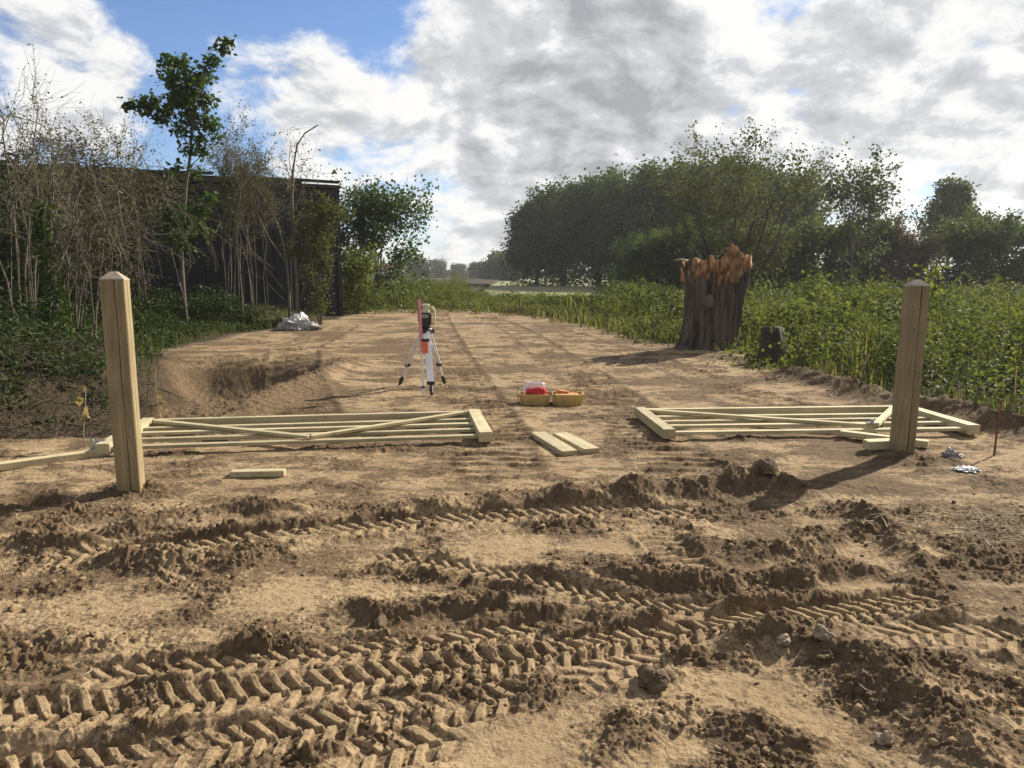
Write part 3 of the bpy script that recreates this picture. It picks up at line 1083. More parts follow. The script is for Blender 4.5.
# ------------------------------------------------------------------ gate posts
def gate_post(px, py, rz, height, label, lean):
    x, y = P(px, py)
    root = empty('gate_post', (x, y, gz(x, y)), label, 'gate post', rz, 'wooden gate posts')
    root.rotation_euler = (lean[1], lean[0], rz)
    a = 0.075
    bv = 0.006
    g = 0.0025
    gx = 0.012
    poly = [(-a, -a + bv), (-a + bv, -a), (gx - g, -a), (gx, -a + 0.022), (gx + g, -a), (a - bv, -a), (a, -a + bv),
            (a, -0.01), (a - 0.016, -0.007), (a, -0.004), (a, a - bv), (a - bv, a), (-a + bv, a), (-a, a - bv)]
    n = len(poly)
    mb = MB()
    rng = random.Random(px)
    zs = [-0.3, 0.2, 0.5, 0.8, 1.1, 1.3, height - 0.055]
    vs = []
    for z in zs:
        o = rng.uniform(-0.0015, 0.0015)
        vs += [(q[0] + (rng.uniform(-0.004, 0.004) if i in (2, 3, 4) else 0) + o, q[1], z) for i, q in enumerate(poly)]
    fs = [(k * n + i, k * n + (i + 1) % n, (k + 1) * n + (i + 1) % n, (k + 1) * n + i) for k in range(len(zs) - 1) for i in range(n)]
    mb.add(vs, fs)
    mb.build('shaft', M['post_wood'], root)
    mb = MB()
    b = a + 0.002
    z0 = height - 0.055
    mb.add([(-b, -b, z0), (b, -b, z0), (b, b, z0), (-b, b, z0), (-b + .004, -b + .004, z0 + 0.008), (b - .004, -b + .004, z0 + 0.008), (b - .004, b - .004, z0 + 0.008), (-b + .004, b - .004, z0 + 0.008),
            (-.02, -.02, height), (.02, -.02, height), (.02, .02, height), (-.02, .02, height)],
           [(3, 2, 1, 0), (0, 1, 5, 4), (1, 2, 6, 5), (2, 3, 7, 6), (3, 0, 4, 7), (4, 5, 9, 8), (5, 6, 10, 9), (6, 7, 11, 10), (7, 4, 8, 11), (8, 9, 10, 11)])
    mb.build('weathered_top', M['post_top'], root)
    return root


gate_post(132, 492, math.radians(14), 1.50, 'square brown timber gate post beside the brushwood, split down its front face', (math.radians(-0.3), 0))
gate_post(901, 455, math.radians(-3), 1.43, 'square timber gate post beside the nettles with an offcut against its foot', (math.radians(0.8), 0))


# ------------------------------------------------------------------ gates lying on the earth
def gate(label, F0, F1, depth, flip, apex, br_l, br_r, z0):
    """F0 far left corner, F1 far right corner (metres); the gate reaches depth towards the camera"""
    F0, F1 = np.array(F0), np.array(F1)
    dv = F1 - F0
    L = float(np.hypot(*dv))
    rz = math.atan2(dv[1], dv[0])
    root = empty('field_gate', (F0[0], F0[1], z0), label, 'gate', rz, 'timber gates lying on the earth')
    if flip is not None:
        root.rotation_euler = (flip[0], flip[1], rz)
    Zc = 0.055
    mb = MB()
    mb.box((L / 2, -0.05, Zc), (L - 0.22, 0.075, 0.085), bev=0.004)
    mb.build('top_rail', M['woodX'], root)
    rng = random.Random(L)
    ys = [-0.30, -0.53, -0.78, -depth + 0.09]
    for q in ys:
        mb = MB()
        mb.box((L / 2, q, Zc + rng.uniform(-0.006, 0.004)), (L - 0.22, 0.070, 0.028), Matrix.Rotation(rng.uniform(-.003, .003), 3, 'Z'), bev=0.003)
        mb.build('rail', M['woodX'], root)
    for xx, w in ((0.055, 0.115), (L - 0.06, 0.125)):
        mb = MB()
        mb.box((xx, -depth / 2 + 0.02, Zc + 0.004), (w, depth, 0.092), bev=0.006)
        mb.build('stile', M['woodY'], root)
    for (ax, ay) in (br_l, br_r):
        v = Vector((ax - apex[0], ay - apex[1], 0))
        ang = math.atan2(v.y, v.x)
        mb = MB()
        mb.box((v.length / 2, 0, 0), (v.length, 0.07, 0.026), bev=0.003)
        b = mb.build('brace', M['woodX'], root)
        b.location = (apex[0], apex[1], Zc + 0.033 + (0.002 if ay == br_l[1] else 0.004))
        b.rotation_euler = (0, 0, ang)
    return root, L


gl, L1 = gate('timber five bar gate lying flat between the left post and the tripod', (-3.62, 7.12), (-0.34, 7.60), 1.17, (0.0, 0.0), (1.72, -1.05), (0.15, -0.10), (3.13, -0.10), 0.01)
mb = MB()
mb.box((-0.02, -1.02, 0.06), (0.12, 0.06, 0.10), bev=0.004)
mb.tube([(-0.07, -1.02, 0.02), (-0.07, -1.02, 0.13)], 0.014, 10)
mb.build('hinge', M['metal'], gl)
gr, L2 = gate('timber five bar gate lying flat between the yellow case and the right post', (1.30, 7.70), (4.30, 7.90), 1.15, (0.0, 0.0), (2.05, -1.02), (0.12, -0.10), (2.80, -0.08), 0.01)
mb = MB()
mb.box((2.02, -1.02, 0.115), (0.10, 0.07, 0.012), bev=0.002)
mb.tube([(2.02, -1.02, 0.11), (2.02, -1.02, 0.15)], 0.016, 8)
mb.build('bolt_plate', M['metal'], gr)


def board(name, a, b, w, t, label, cat, mat='woodX', group=None, z=0.0, tilt=0):
    a, b = np.array(a), np.array(b)
    c = (a + b) / 2
    v = b - a
    L = float(np.hypot(*v))
    mb = MB()
    mb.box((0, 0, 0), (L, w, t), bev=min(t, w) * 0.08)
    o = mb.build(name, M[mat])
    zz = np.mean([gz(*a), gz(*b), gz(*c)])
    o.location = (c[0], c[1], zz + t / 2 + z)
    o.rotation_euler = (tilt, -math.atan2(gz(*b) - gz(*a), L), math.atan2(v[1], v[0]))
    return tag(o, label, cat, group)


board('plank', P(-70, 480), P(108, 455), 0.10, 0.055, 'long pale plank lying left of the left gate post, ending at it', 'plank')
board('timber_offcut', P(232, 477), P(285, 476), 0.085, 0.045, 'short timber offcut lying alone in front of the left gate', 'offcut')
board('short_board', P(538, 437), P(570, 454), 0.145, 0.042, 'left board of the pair of short boards lying between the gates', 'board', group='pair of short boards')
board('short_board', P(560, 436), P(592, 453), 0.145, 0.042, 'right board of the pair of short boards lying between the gates', 'board', group='pair of short boards')
board('plank', P(840, 439), P(928, 450), 0.09, 0.05, 'short plank lying under the right gate and passing behind the right post', 'plank', z=0.02)
board('timber_block', P(865, 452), P(893, 452), 0.12, 0.075, 'dark ended timber block lying against the foot of the right post', 'block')


# ------------------------------------------------------------------ survey tripod, laser level, staff
def tripod():
    cx, cy = P(427, 388)
    feet = [P(399, 385), P(445, 384), P(432, 396)]
    zg = gz(cx, cy)
    root = empty('tripod', (cx, cy, zg), 'aluminium survey tripod with black pointed feet standing on the bare earth', 'tripod')
    top = 0.80
    hx, hy = -0.0, 0.0
    for i, (fx_, fy_) in enumerate(feet):
        fx_, fy_ = fx_ - cx, fy_ - cy
        f = Vector((fx_, fy_, 0))
        d = Vector((fx_, fy_, 0)).normalized()
        t = d * 0.06 + Vector((0, 0, top - 0.02))
        ax = (f - t)
        q = ax.normalized()
        lg = MB()
        a = t + ax * 0.55
        side = q.cross(Vector((0, 0, 1))).normalized() * (0.045 if i == 2 else 0.03)
        if i == 2:
            # the leg that faces the viewer: broad flat profile
            rot = Matrix((side.normalized(), q.cross(side).normalized(), q)).transposed()
            lg.box(t + ax * 0.40, (0.085, 0.030, ax.length * 0.80), rot, bev=0.004)
        else:
            lg.tube([t + side, t + side * 0.8 + ax * 0.62], 0.011, 8)
            lg.tube([t - side, t - side * 0.8 + ax * 0.62], 0.011, 8)
            lg.tube([t + ax * 0.25, t + ax * 0.84], 0.014, 8)
        leg = lg.build('leg', M['alu'], root)
        c = MB()
        c.box(t + ax * (0.80 if i == 2 else 0.62), (0.10 if i == 2 else 0.075, 0.05, 0.045), bev=0.005)
        c.build('clamp', M['black'], leg)
        ft = MB()
        ft.tube([t + ax * 0.83, t + ax * 0.86, t + ax * 0.95, f], [0.016, 0.028, 0.024, 0.006], 10)
        ft.build('foot', M['black'], leg)
    h = MB()
    h.lathe([(0.06, top - 0.06), (0.085, top - 0.05), (0.085, top), (0.075, top + 0.012), (0.03, top + 0.014)], 20)
    for k in range(3):
        a = k * 2.094 + 0.4
        h.box((0.085 * math.cos(a), 0.085 * math.sin(a), top - 0.03), (0.05, 0.05, 0.05), Matrix.Rotation(a, 3, 'Z'), bev=0.005)
    h.build('head', M['black'], root)
    w = MB()
    w.lathe([(0.055, top - 0.12), (0.055, top - 0.06)], 14)
    w.build('collar', M['white'], root)
    # laser level on top
    lv = empty('laser_level', (cx, cy, zg + top + 0.014), 'boxy dark laser level with side handle on top of the tripod', 'laser level')
    b = MB()
    b.lathe([(0.045, 0), (0.06, 0.01), (0.06, 0.03)], 16)
    b.box((0, 0, 0.12), (0.145, 0.14, 0.17), bev=0.018)
    b.build('body', M['black'], lv)
    b = MB()
    b.lathe([(0.05, 0.205), (0.05, 0.24), (0.042, 0.242), (0.042, 0.29), (0.055, 0.292), (0.055, 0.315), (0.02, 0.318)], 20)
    b.build('rotor_housing', M['cream'], lv)
    b = MB()
    b.box((0.0, -0.072, 0.16), (0.09, 0.008, 0.05), bev=0.003)
    b.build('keypad', M['grey'], lv)
    for sgn in (1, -1):
        b = MB()
        k = 1.0 if sgn > 0 else 0.8
        pl = [(sgn * 0.05, 0, 0.27), (sgn * 0.09 * k, 0, 0.275), (sgn * 0.115 * k, 0, 0.24), (sgn * 0.115 * k, 0, 0.10), (sgn * 0.10 * k, 0, 0.06), (sgn * 0.065, 0, 0.055)]
        b.tube(pl, 0.014, 8)
        b.build('handle', M['cream'] if sgn > 0 else M['black'], lv, True)
    # levelling staff leaning on the tripod
    sx, sy = P(423.5, 396.5)
    tx = AT(419.3, 299.5, sy + 0.25)
    st = empty('levelling_staff', (sx, sy, gz(sx, sy)), 'slim white and red levelling staff with orange receiver leaning on the tripod', 'levelling staff')
    base = Vector((0, 0, 0))
    tip = Vector((tx[0] - sx, tx[1] - sy, tx[2] - gz(sx, sy)))
    q = tip.normalized()
    rot = q.to_track_quat('Z', 'Y').to_matrix()
    Ls = tip.length
    b = MB()
    b.box(tip * 0.225, (0.026, 0.02, Ls * 0.45), rot, bev=0.003)
    b.build('lower_section', M['white'], st)
    b = MB()
    b.box(tip * 0.725, (0.036, 0.028, Ls * 0.55), rot, bev=0.004)
    u = b.build('upper_section', M['red'], st)
    for k in range(10):
        b = MB()
        b.box(tip * (0.48 + 0.05 * k) + rot @ Vector((0.004, -0.0155, 0)), (0.020, 0.002, Ls * 0.022), rot)
        b.build('scale_mark', M['white'], u)
    b = MB()
    b.box(tip * 0.50 + rot @ Vector((-0.045, -0.01, 0)), (0.075, 0.04, 0.15), rot, bev=0.006)
    rc = b.build('receiver', M['orange'], st)
    b = MB()
    b.box(tip * 0.575 + rot @ Vector((-0.05, -0.01, 0)), (0.11, 0.055, 0.035), rot, bev=0.004)
    b.build('receiver_clamp', M['black'], rc)
    b = MB()
    b.box(tip * 0.09, (0.036, 0.03, 0.03), rot, bev=0.003)
    b.build('joint_collar', M['black'], st)


tripod()


# ------------------------------------------------------------------ open yellow case
def open_case():
    x0, y0 = P(551, 404)
    z0 = gz(x0, y0)
    root = empty('open_case', (x0, y0, z0), 'yellow plastic carrying case lying open as two shallow trays', 'case', math.radians(-2))

    def shell(cx, w, d, h, name):
        bm = bmesh.new()
        bmesh.ops.create_cube(bm, size=1)
        for v in bm.verts:
            k = 1.0 if v.co.z > 0 else 0.9
            v.co = Vector((v.co.x * w * k, v.co.y * d * k, (v.co.z + 0.5) * h))
        vert = [e for e in bm.edges if abs(e.verts[0].co.z - e.verts[1].co.z) > h * 0.5]
        bmesh.ops.bevel(bm, geom=vert, offset=0.045, segments=4, affect='EDGES')
        topf = [f for f in bm.faces if f.normal.z > 0.9]
        bmesh.ops.inset_region(bm, faces=topf, thickness=0.016)
        topf = [f for f in bm.faces if f.normal.z > 0.9 and f.calc_center_median().z > h * .9 and len(f.verts) > 8]
        for v in topf[0].verts:
            pass
        r = bmesh.ops.extrude_face_region(bm, geom=topf)
        for v in [g for g in r['geom'] if isinstance(g, bmesh.types.BMVert)]:
            v.co.z -= h * 0.85
        bmesh.ops.delete(bm, geom=topf, context='FACES_ONLY')
        bmesh.ops.recalc_face_normals(bm, faces=bm.faces)
        me = bpy.data.meshes.new(name)
        bm.to_mesh(me)
        bm.free()
        o = link(name, me, M['yellow'], root)
        o.location = (cx, 0, 0)
        ribs = MB()
        for k in range(7):
            ribs.box((-w * 0.33 + w * 0.11 * k, -d / 2 * 0.955 - 0.003, h * 0.52), (0.012, 0.008, h * 0.72), Matrix.Rotation(math.radians(-8), 3, 'X'), bev=0.004)
        ribs.build('rib', M['yellow'], o)
        rim = MB()
        for sx in (-1, 1):
            rim.box((sx * w / 2, 0, h - 0.012), (0.014, d * 0.72, 0.022), bev=0.004)
        for sy in (-1, 1):
            rim.box((0, sy * d / 2, h - 0.012), (w * 0.74, 0.014, 0.022), bev=0.004)
        rim.build('rim', M['yellow'], o)
        return o
    sh1 = shell(-0.19, 0.365, 0.30, 0.13, 'base_shell')
    sh2 = shell(0.19, 0.365, 0.30, 0.13, 'lid_shell')
    b = MB()
    b.tube([(0, -0.10, 0.135), (0, 0.10, 0.135)], 0.012, 8)
    b.build('hinge', M['black'], root)
    for xx in (0.386, -0.386):
        b = MB()
        b.box((xx, -0.06, 0.10), (0.018, 0.05, 0.06), bev=0.004)
        b.build('latch', M['yellow'], root)
    b = MB()
    b.box((0, 0, 0.07), (0.31, 0.24, 0.10), bev=0.03)
    b.box((-0.05, 0.05, 0.13), (0.16, 0.09, 0.04), Matrix.Rotation(.15, 3, 'Y'), bev=0.015)
    f = b.build('foam_lining', M['foam'], sh2)
    # pouch and clear bag standing in the left tray
    ca, sa = math.cos(math.radians(-2)), math.sin(math.radians(-2))
    rng = np.random.RandomState(5)

    def lump(name, mat, c, s, seed, label, cat):
        bm = bmesh.new()
        bmesh.ops.create_icosphere(bm, subdivisions=4, radius=1)
        V = np.array([v.co for v in bm.verts])
        n1 = fbm(V[:, 0] * 1.6 + seed, V[:, 1] * 1.6 + V[:, 2] * 1.3, 4, seed)
        for v, k in zip(bm.verts, n1):
            d = v.co.normalized()
            e = [math.copysign(abs(q) ** 0.6, q) for q in d]
            v.co = Vector((e[0] * s[0], e[1] * s[1], e[2] * s[2])) * (1 + 0.28 * float(k))
        me = bpy.data.meshes.new(name)
        bm.to_mesh(me)
        bm.free()
        o = link(name, me, mat)
        o.location = c
        return tag(o, label, cat)
    lump('cloth_pouch', M['redcloth'], (x0 - 0.17, y0 - 0.02, z0 + 0.12), (0.12, 0.09, 0.075), 3, 'dark red cloth pouch lying in the left tray of the open yellow case', 'pouch')
    bagm, w = new_mat('clear_plastic')
    p = w.n('ShaderNodeBsdfPrincipled')
    p.inputs['Base Color'].default_value = (0.85, 0.84, 0.86, 1)
    p.inputs['Roughness'].default_value = 0.25
    tr = w.n('ShaderNodeBsdfTransparent')
    mx = w.n('ShaderNodeMixShader')
    mx.inputs[0].default_value = 0.55
    w.l(tr.outputs[0], mx.inputs[1])
    w.l(p.outputs[0], mx.inputs[2])
    out(w, mx.outputs[0])
    lump('plastic_bag', bagm, (x0 - 0.20, y0 + 0.07, z0 + 0.17), (0.13, 0.05, 0.085), 8, 'clear crumpled plastic bag standing behind the red pouch in the yellow case', 'bag')
    return lump


lump = open_case()


# white rubbish and stake at the right
def crumple(name, loc, s, seed, mat, label, cat, subd=4, power=0.7):
    bm = bmesh.new()
    bmesh.ops.create_icosphere(bm, subdivisions=subd, radius=1)
    V = np.array([v.co for v in bm.verts])
    n1 = np.abs(fbm(V[:, 0] * 1.7 + seed * 3, V[:, 1] * 1.7 + V[:, 2] * 2.1, 5, seed, 0.6)) if power == 0.7 else 0.45 * fbm(V[:, 0] * 1.1 + seed * 3 + V[:, 2], V[:, 1] * 1.1 + V[:, 2] * 1.3, 5, seed, 0.5)
    n2 = fbm(V[:, 0] * 0.9 + seed, V[:, 1] * 0.9 + V[:, 2], 2, seed + 9)
    for v, k, k2 in zip(bm.verts, n1, n2):
        q = v.co * (0.82 + 0.9 * float(k) + 0.35 * float(k2))
        v.co = Vector((q.x * s[0], q.y * s[1], max(q.z, -0.25) * s[2]))
    me = bpy.data.meshes.new(name)
    bm.to_mesh(me)
    bm.free()
    o = link(name, me, mat)
    o.location = loc
    return tag(o, label, cat)


x, y = P(966, 471)
crumple('crumpled_paper', (x, y, gz(x, y) + 0.012), (0.085, 0.06, 0.022), 4, M['paper'], 'crumpled white paper scrap lying right of the right gate post', 'litter')
x, y = P(952, 458)
crumple('litter_scrap', (x, y, gz(x, y) + 0.012), (0.07, 0.05, 0.045), 6, M['grey'], 'small dark grey scrap on the earth between right post and rusty stake', 'litter')
x, y = P(994, 455)
mb = MB()
mb.tube([(0, 0, -0.1), (0.005, 0, 0.2), (0.02, 0, 0.48)], 0.009, 8)
mb.box((0.0055, 0, 0.20), (0.022, 0.022, 0.012))
st = mb.build('steel_stake', M['rust'])
st.location = (x, y, gz(x, y))
tag(st, 'thin rusty steel stake standing in the earth in front of the nettles', 'stake')
x, y = P(298, 330)
crumple('plastic_sheet', (x, y, gz(x, y) + 0.08), (0.52, 0.38, 0.26), 12, M['sheet'], 'crumpled whitish plastic sheet heaped at the foot of the black shed', 'plastic sheet', 5)


# ------------------------------------------------------------------ broken willow stump
def stump():
    cx, cy = 4.03, 14.72
    root = empty('tree_stump', (cx - 0.02, cy, gz(cx, cy) - 0.08), 'massive broken willow stump with torn orange wood at its top', 'tree stump')
    nt, nz = 220, 70
    th = np.linspace(0, 2 * np.pi, nt, endpoint=False)
    # silhouette: half width by height
    hz = np.array([0, 0.15, 0.35, 0.7, 1.2, 1.6, 1.95, 2.3])
    wl = np.array([0.74, 0.66, 0.61, 0.57, 0.56, 0.61, 0.69, 0.72])
    wr = np.array([0.47, 0.46, 0.46, 0.50, 0.56, 0.64, 0.71, 0.73])
    front = -np.pi / 2                       # towards the camera
    ang = (th - front + np.pi) % (2 * np.pi) - np.pi     # 0 facing the camera, + to the right
    # rim height round the trunk
    rim = 1.70 + 0.10 * np.cos(ang * 1.0) + 0.20 * pn(th * 2.5, th * 0 + 1.5, 3) + 0.10 * pn(th * 8, th * 0 + 4.5, 5) + 0.06 * pn(th * 22, th * 0 + 7.5, 6)
    rim += 0.24 * np.exp(-((ang - 0.30) / 0.42) ** 2) + 0.16 * np.exp(-((ang - 1.25) / 0.30) ** 2)
    rim = rim + 0.2 * np.exp(-((np.abs(ang) - 2.6) / 0.5) ** 2)
    V, vt = [], []
    for k in range(nz):
        f = k / (nz - 1)
        z = f * rim
        r_l = np.interp(z, hz, wl)
        r_r = np.interp(z, hz, wr)
        c = 0.5 * (1 + np.sin(ang))
        r = r_l * (1 - c) + r_r * c
        butt = 1 + 0.07 * np.clip(1 - z / 0.5, 0, 1) ** 2 * (1 + np.cos(th * 5 + 1))
        flute = 0.035 * pn(th * 2.2 + 3, z * 0.5, 12) * 2 + 0.07 * pn(th * 7, z * 0.9, 13) + 0.13 * np.abs(pn(th * 20 + 0.6 * pn(th * 3, z * 2, 17), z * 1.5, 14)) + 0.012 * pn(th * 50, z * 5, 15)
        # torn hollow on the front right of the top
        torn = np.exp(-((ang - 0.18 + 0.35 * pn(th * 3, z * 1.3, 18)) / 0.85) ** 2) * sstep(1.10 + 0.30 * np.abs(ang - 0.15), 1.62, z + 0.45 * pn(th * 7, z * 0.6, 19) + 0.30 * pn(th * 19, z * 0.5, 20))
        r = r * butt * (1 + flute) - 0.22 * torn
        V.append(np.stack([np.cos(th) * r, np.sin(th) * r * 0.92, z], 1))
        vt.append(torn)
    V.append(np.stack([np.cos(th) * 0.50 * (0.9 + 0.2 * pn(th * 6, th * 0, 33)), np.sin(th) * 0.46 * (0.9 + 0.2 * pn(th * 6, th * 0, 33)), rim - 0.10], 1))
    V.append(np.stack([np.cos(th) * 0.30, np.sin(th) * 0.28, 1.45 + 0.2 * pn(th * 4, th * 0, 34)], 1))
    V.append(np.stack([np.cos(th) * 0.02, np.sin(th) * 0.02, 0 * th + 1.3], 1))
    V = np.concatenate(V)
    tot = nz + 3
    F, mi = [], []
    VT = np.concatenate([np.array(vt).ravel(), np.ones(3 * nt)])
    for k in range(tot - 1):
        for i in range(nt):
            j = (i + 1) % nt
            F.append((k * nt + i, k * nt + j, (k + 1) * nt + j, (k + 1) * nt + i))
    F = np.array(F)
    is_torn = VT[F].mean(1) > 0.30
    # splinters round the rim
    rng = random.Random(3)
    mb = MB()
    for k in range(90):
        i = rng.randrange(nt)
        a = th[i]
        r = 0.60 * rng.uniform(0.75, 1.02)
        p = Vector((math.cos(a) * r, math.sin(a) * r * 0.92, rim[i] - 0.22))
        q = p + Vector((math.cos(a) * rng.uniform(-.03, .10), math.sin(a) * rng.uniform(-.03, .10), rng.uniform(0.12, 0.27)))
        w = rng.uniform(0.03, 0.10)
        mb.tube([p, (p + q) / 2, q], [w, w * 0.9, w * 0.45], 4)
    sv, sf = np.array([tuple(q) for q in mb.v]), np.array(mb.f)
    for name, fs, mat in (('trunk', F[~is_torn], 'stumpbark'), ('torn_wood', np.vstack([F[is_torn], sf + len(V)]), 'torn')):
        used, inv = np.unique(fs, return_inverse=True)
        link(name, np_mesh(name, np.vstack([V, sv])[used], inv.reshape(-1, 4), smooth=True), M[mat], root)
    # pale scar on the bark
    bm = bmesh.new()
    bmesh.ops.create_icosphere(bm, subdivisions=3, radius=1)
    for v in bm.verts:
        k = 1 + 0.35 * float(pn(np.array([v.co.x * 2.0]), np.array([v.co.z * 2 + v.co.y]), 8)[0])
        v.co = Vector((v.co.x * 0.12 * k, v.co.y * 0.07 * k, v.co.z * 0.13 * k))
    me = bpy.data.meshes.new('branch_scar')
    bm.to_mesh(me)
    bm.free()
    s = link('branch_scar', me, M['bark'], root)
    s.location = (-0.25, -0.515, 1.0)
    # broken side snag to the left
    mb = MB()
    mb.tube([(-0.40, -0.1, 1.60), (-0.58, -0.2, 1.76), (-0.74, -0.25, 1.80), (-0.88, -0.25, 1.79)], [0.05, 0.032, 0.02, 0.012], 7)
    mb.build('snag', M['drytwig'], root, True)


stump()

# small rotten stump at the ditch edge
mb = MB()
rng = random.Random(8)
x, y = P(776, 364)
nt = 20
vs = []
for k in range(8):
    f = k / 7
    for i in range(nt):
        a = 6.283 * i / nt
        r = (0.20 + 0.10 * (1 - f) ** 2) * (1 + 0.25 * float(pn(np.array([a * 1.8]), np.array([f * 1.5]), 4)[0])) * (1 if k < 7 else 0.3)
        vs.append((math.cos(a) * r, math.sin(a) * r, (0.60 + 0.15 * math.sin(a * 3) * f) * min(f * 1.15, 1) - 0.1))
mb.add(vs, [(k * nt + i, k * nt + (i + 1) % nt, (k + 1) * nt + (i + 1) % nt, (k + 1) * nt + i) for k in range(7) for i in range(nt)])
o = mb.build('rotten_stump', M['darkbark'], None, True)
o.location = (x, y + 0.2, gz(x, y + .2))
tag(o, 'small grey rotten stump among bramble right of the big stump', 'tree stump')


# ------------------------------------------------------------------ plant masses
def in_poly_points(rng, poly, n):
    lo, hi = poly.min(0), poly.max(0)
    o = np.zeros((0, 2))
    while len(o) < n:
        q = lo + rng.rand(n * 2, 2) * (hi - lo)
        o = np.vstack([o, q[inside(q[:, 0], q[:, 1], poly)]])
    return o[:n]


class Mass:
    def __init__(self):
        self.V, self.F, self.A, self.n = [], [], [], 0

    def add(self, t):
        V, F, a = t
        self.V.append(V)
        self.F.append(F + self.n)
        self.A.append(a)
        self.n += len(V)

    def build(self, name, mat, label):
        me = np_mesh(name, np.vstack(self.V), np.vstack(self.F), {'var': np.concatenate(self.A)})
        o = link(name, me, M[mat])
        tag(o, label, None, None, 'stuff')
        return o


def plant_mass(mass, rng, base, hts, rad, nleaf, leaf, aspect=0.36, tip=0.35, var0=None):
    n = len(base)
    z = gzs(base)
    pid = np.repeat(np.arange(n), nleaf)
    N = len(pid)
    h = rng.rand(N) ** 0.62
    a = rng.rand(N) * 6.283
    r = rad * (1.15 - 0.75 * h) * np.sqrt(rng.rand(N))
    pos = np.stack([base[pid, 0] + np.cos(a) * r, base[pid, 1] + np.sin(a) * r, z[pid] + hts[pid] * h], 1)
    pv = rng.rand(n) if var0 is None else var0
    var = 0.5 * pv[pid] + 0.25 * rng.rand(N) + 0.35 * (h - 0.4) * 0
    d = np.stack([np.cos(a), np.sin(a), -0.25 + 0.4 * rng.normal(size=N)], 1) + rng.normal(size=(N, 3)) * 0.4
    mass.add(leaves(rng, pos, leaf * rng.uniform(0.6, 1.25, N), var + 0.1, aspect, 0.5, d))
    if tip:
        k = np.nonzero(rng.rand(n) < tip)[0]
        pid = np.repeat(k, 12)
        N = len(pid)
        f = np.tile(np.linspace(0, 1, 12), len(k))
        dx = rng.normal(size=(n, 2)) * 0.12
        pos = np.stack([base[pid, 0] + dx[pid, 0] * f, base[pid, 1] + dx[pid, 1] * f, z[pid] + hts[pid] * (0.75 + 0.45 * f)], 1)
        a = rng.rand(N) * 6.283
        d = np.stack([np.cos(a), np.sin(a), -0.2 + 0.2 * rng.rand(N)], 1)
        mass.add(leaves(rng, pos, leaf * (1.05 - 0.65 * f), 0.35 + 0.5 * pv[pid] + 0.15 * rng.rand(N), aspect, 0.6, d))


rng = np.random.RandomState(11)
nettle_poly = np.vstack([RIGHT_EDGE[1:-1] + np.array([0.35, 0.1]), [(-1, 40), (20, 46), (40, 46), (16, 12), (10, 2)]])
ms = Mass()
q = in_poly_points(rng, nettle_poly, 9000)
dist = q[:, 1]
keep = rng.rand(len(q)) < np.clip(14.0 / np.maximum(dist, 1), 0.35, 1)
keep &= (fbm(q[:, 0] * 0.9, q[:, 1] * 0.9, 3, 15) > -0.22)
keep &= np.abs(q[:, 0]) < 0.85 * q[:, 1] + 3
keep &= np.hypot(q[:, 0] - 4.05, q[:, 1] - 14.6) > 1.15
q = q[keep]
sd = poly_dist(q[:, 0], q[:, 1], RIGHT_EDGE)[0]
mound = 0.3 + 1.7 * fbm(q[:, 0] * 0.42, q[:, 1] * 0.42, 3, 14)
hh = (0.42 + 0.85 * sstep(0.0, 1.6, sd)) * (0.74 + 0.50 * np.clip(mound, -0.3, 1.2)) + 0.1
hh = hh * np.where((q[:, 1] > 22) & (q[:, 0] < 0.11 * q[:, 1]), 0.68, 1.0)
hh = hh * np.where(q[:, 1] > 20, np.clip(1 - (q[:, 1] - 20) / 90, .7, 1), 1)
pv = np.clip(0.5 + 1.3 * fbm(q[:, 0] * 0.55, q[:, 1] * 0.55, 3, 24), 0, 1)
sp = fbm(q[:, 0] * 0.35, q[:, 1] * 0.5, 3, 63) + 0.10 * rng.normal(size=len(q)) > 0.10
hh = hh * np.where(sp, 0.88, 1.0) * rng.uniform(0.85, 1.15, len(q))
mb2 = Mass()
for k0, (m_, sel) in enumerate(((ms, ~sp), (mb2, sp))):
    nearm = (q[:, 1] < 13) & sel
    plant_mass(m_, rng, q[nearm], hh[nearm], 0.27, 84, 0.062 if k0 == 0 else 0.054, 0.32 if k0 == 0 else 0.46, 0.45 if k0 == 0 else 0.12, pv[nearm])
    farm = (q[:, 1] >= 13) & sel
    plant_mass(m_, rng, q[farm], hh[farm], 0.38, 52, 0.115, 0.34, 0.5 if k0 == 0 else 0.15, pv[farm])
ms.build('nettle_bed', 'l_nettle', 'dense bed of green nettles filling the ditch on the right')
mb2.build('bramble_thicket', 'l_bramble', 'patches of darker bramble among the nettles on the right')
# dead stalks and seed heads standing over the green
ds_ = Mass()
kk = rng.choice(len(q), 600)
B = np.column_stack([q[kk] + rng.normal(size=(600, 2)) * 0.2, gzs(q[kk])])
ds_.add(blades(rng, B, hh[kk] * rng.uniform(0.95, 1.25, 600), 0.004 + 0.004 * rng.rand(600) * B[:, 1] / 14, rng.uniform(0, 0.5, 600), rng.rand(600)))
ds_.build('dead_stalks', 'l_dry', 'pale dead stalks standing among the nettles')
print('nettles', ms.n)

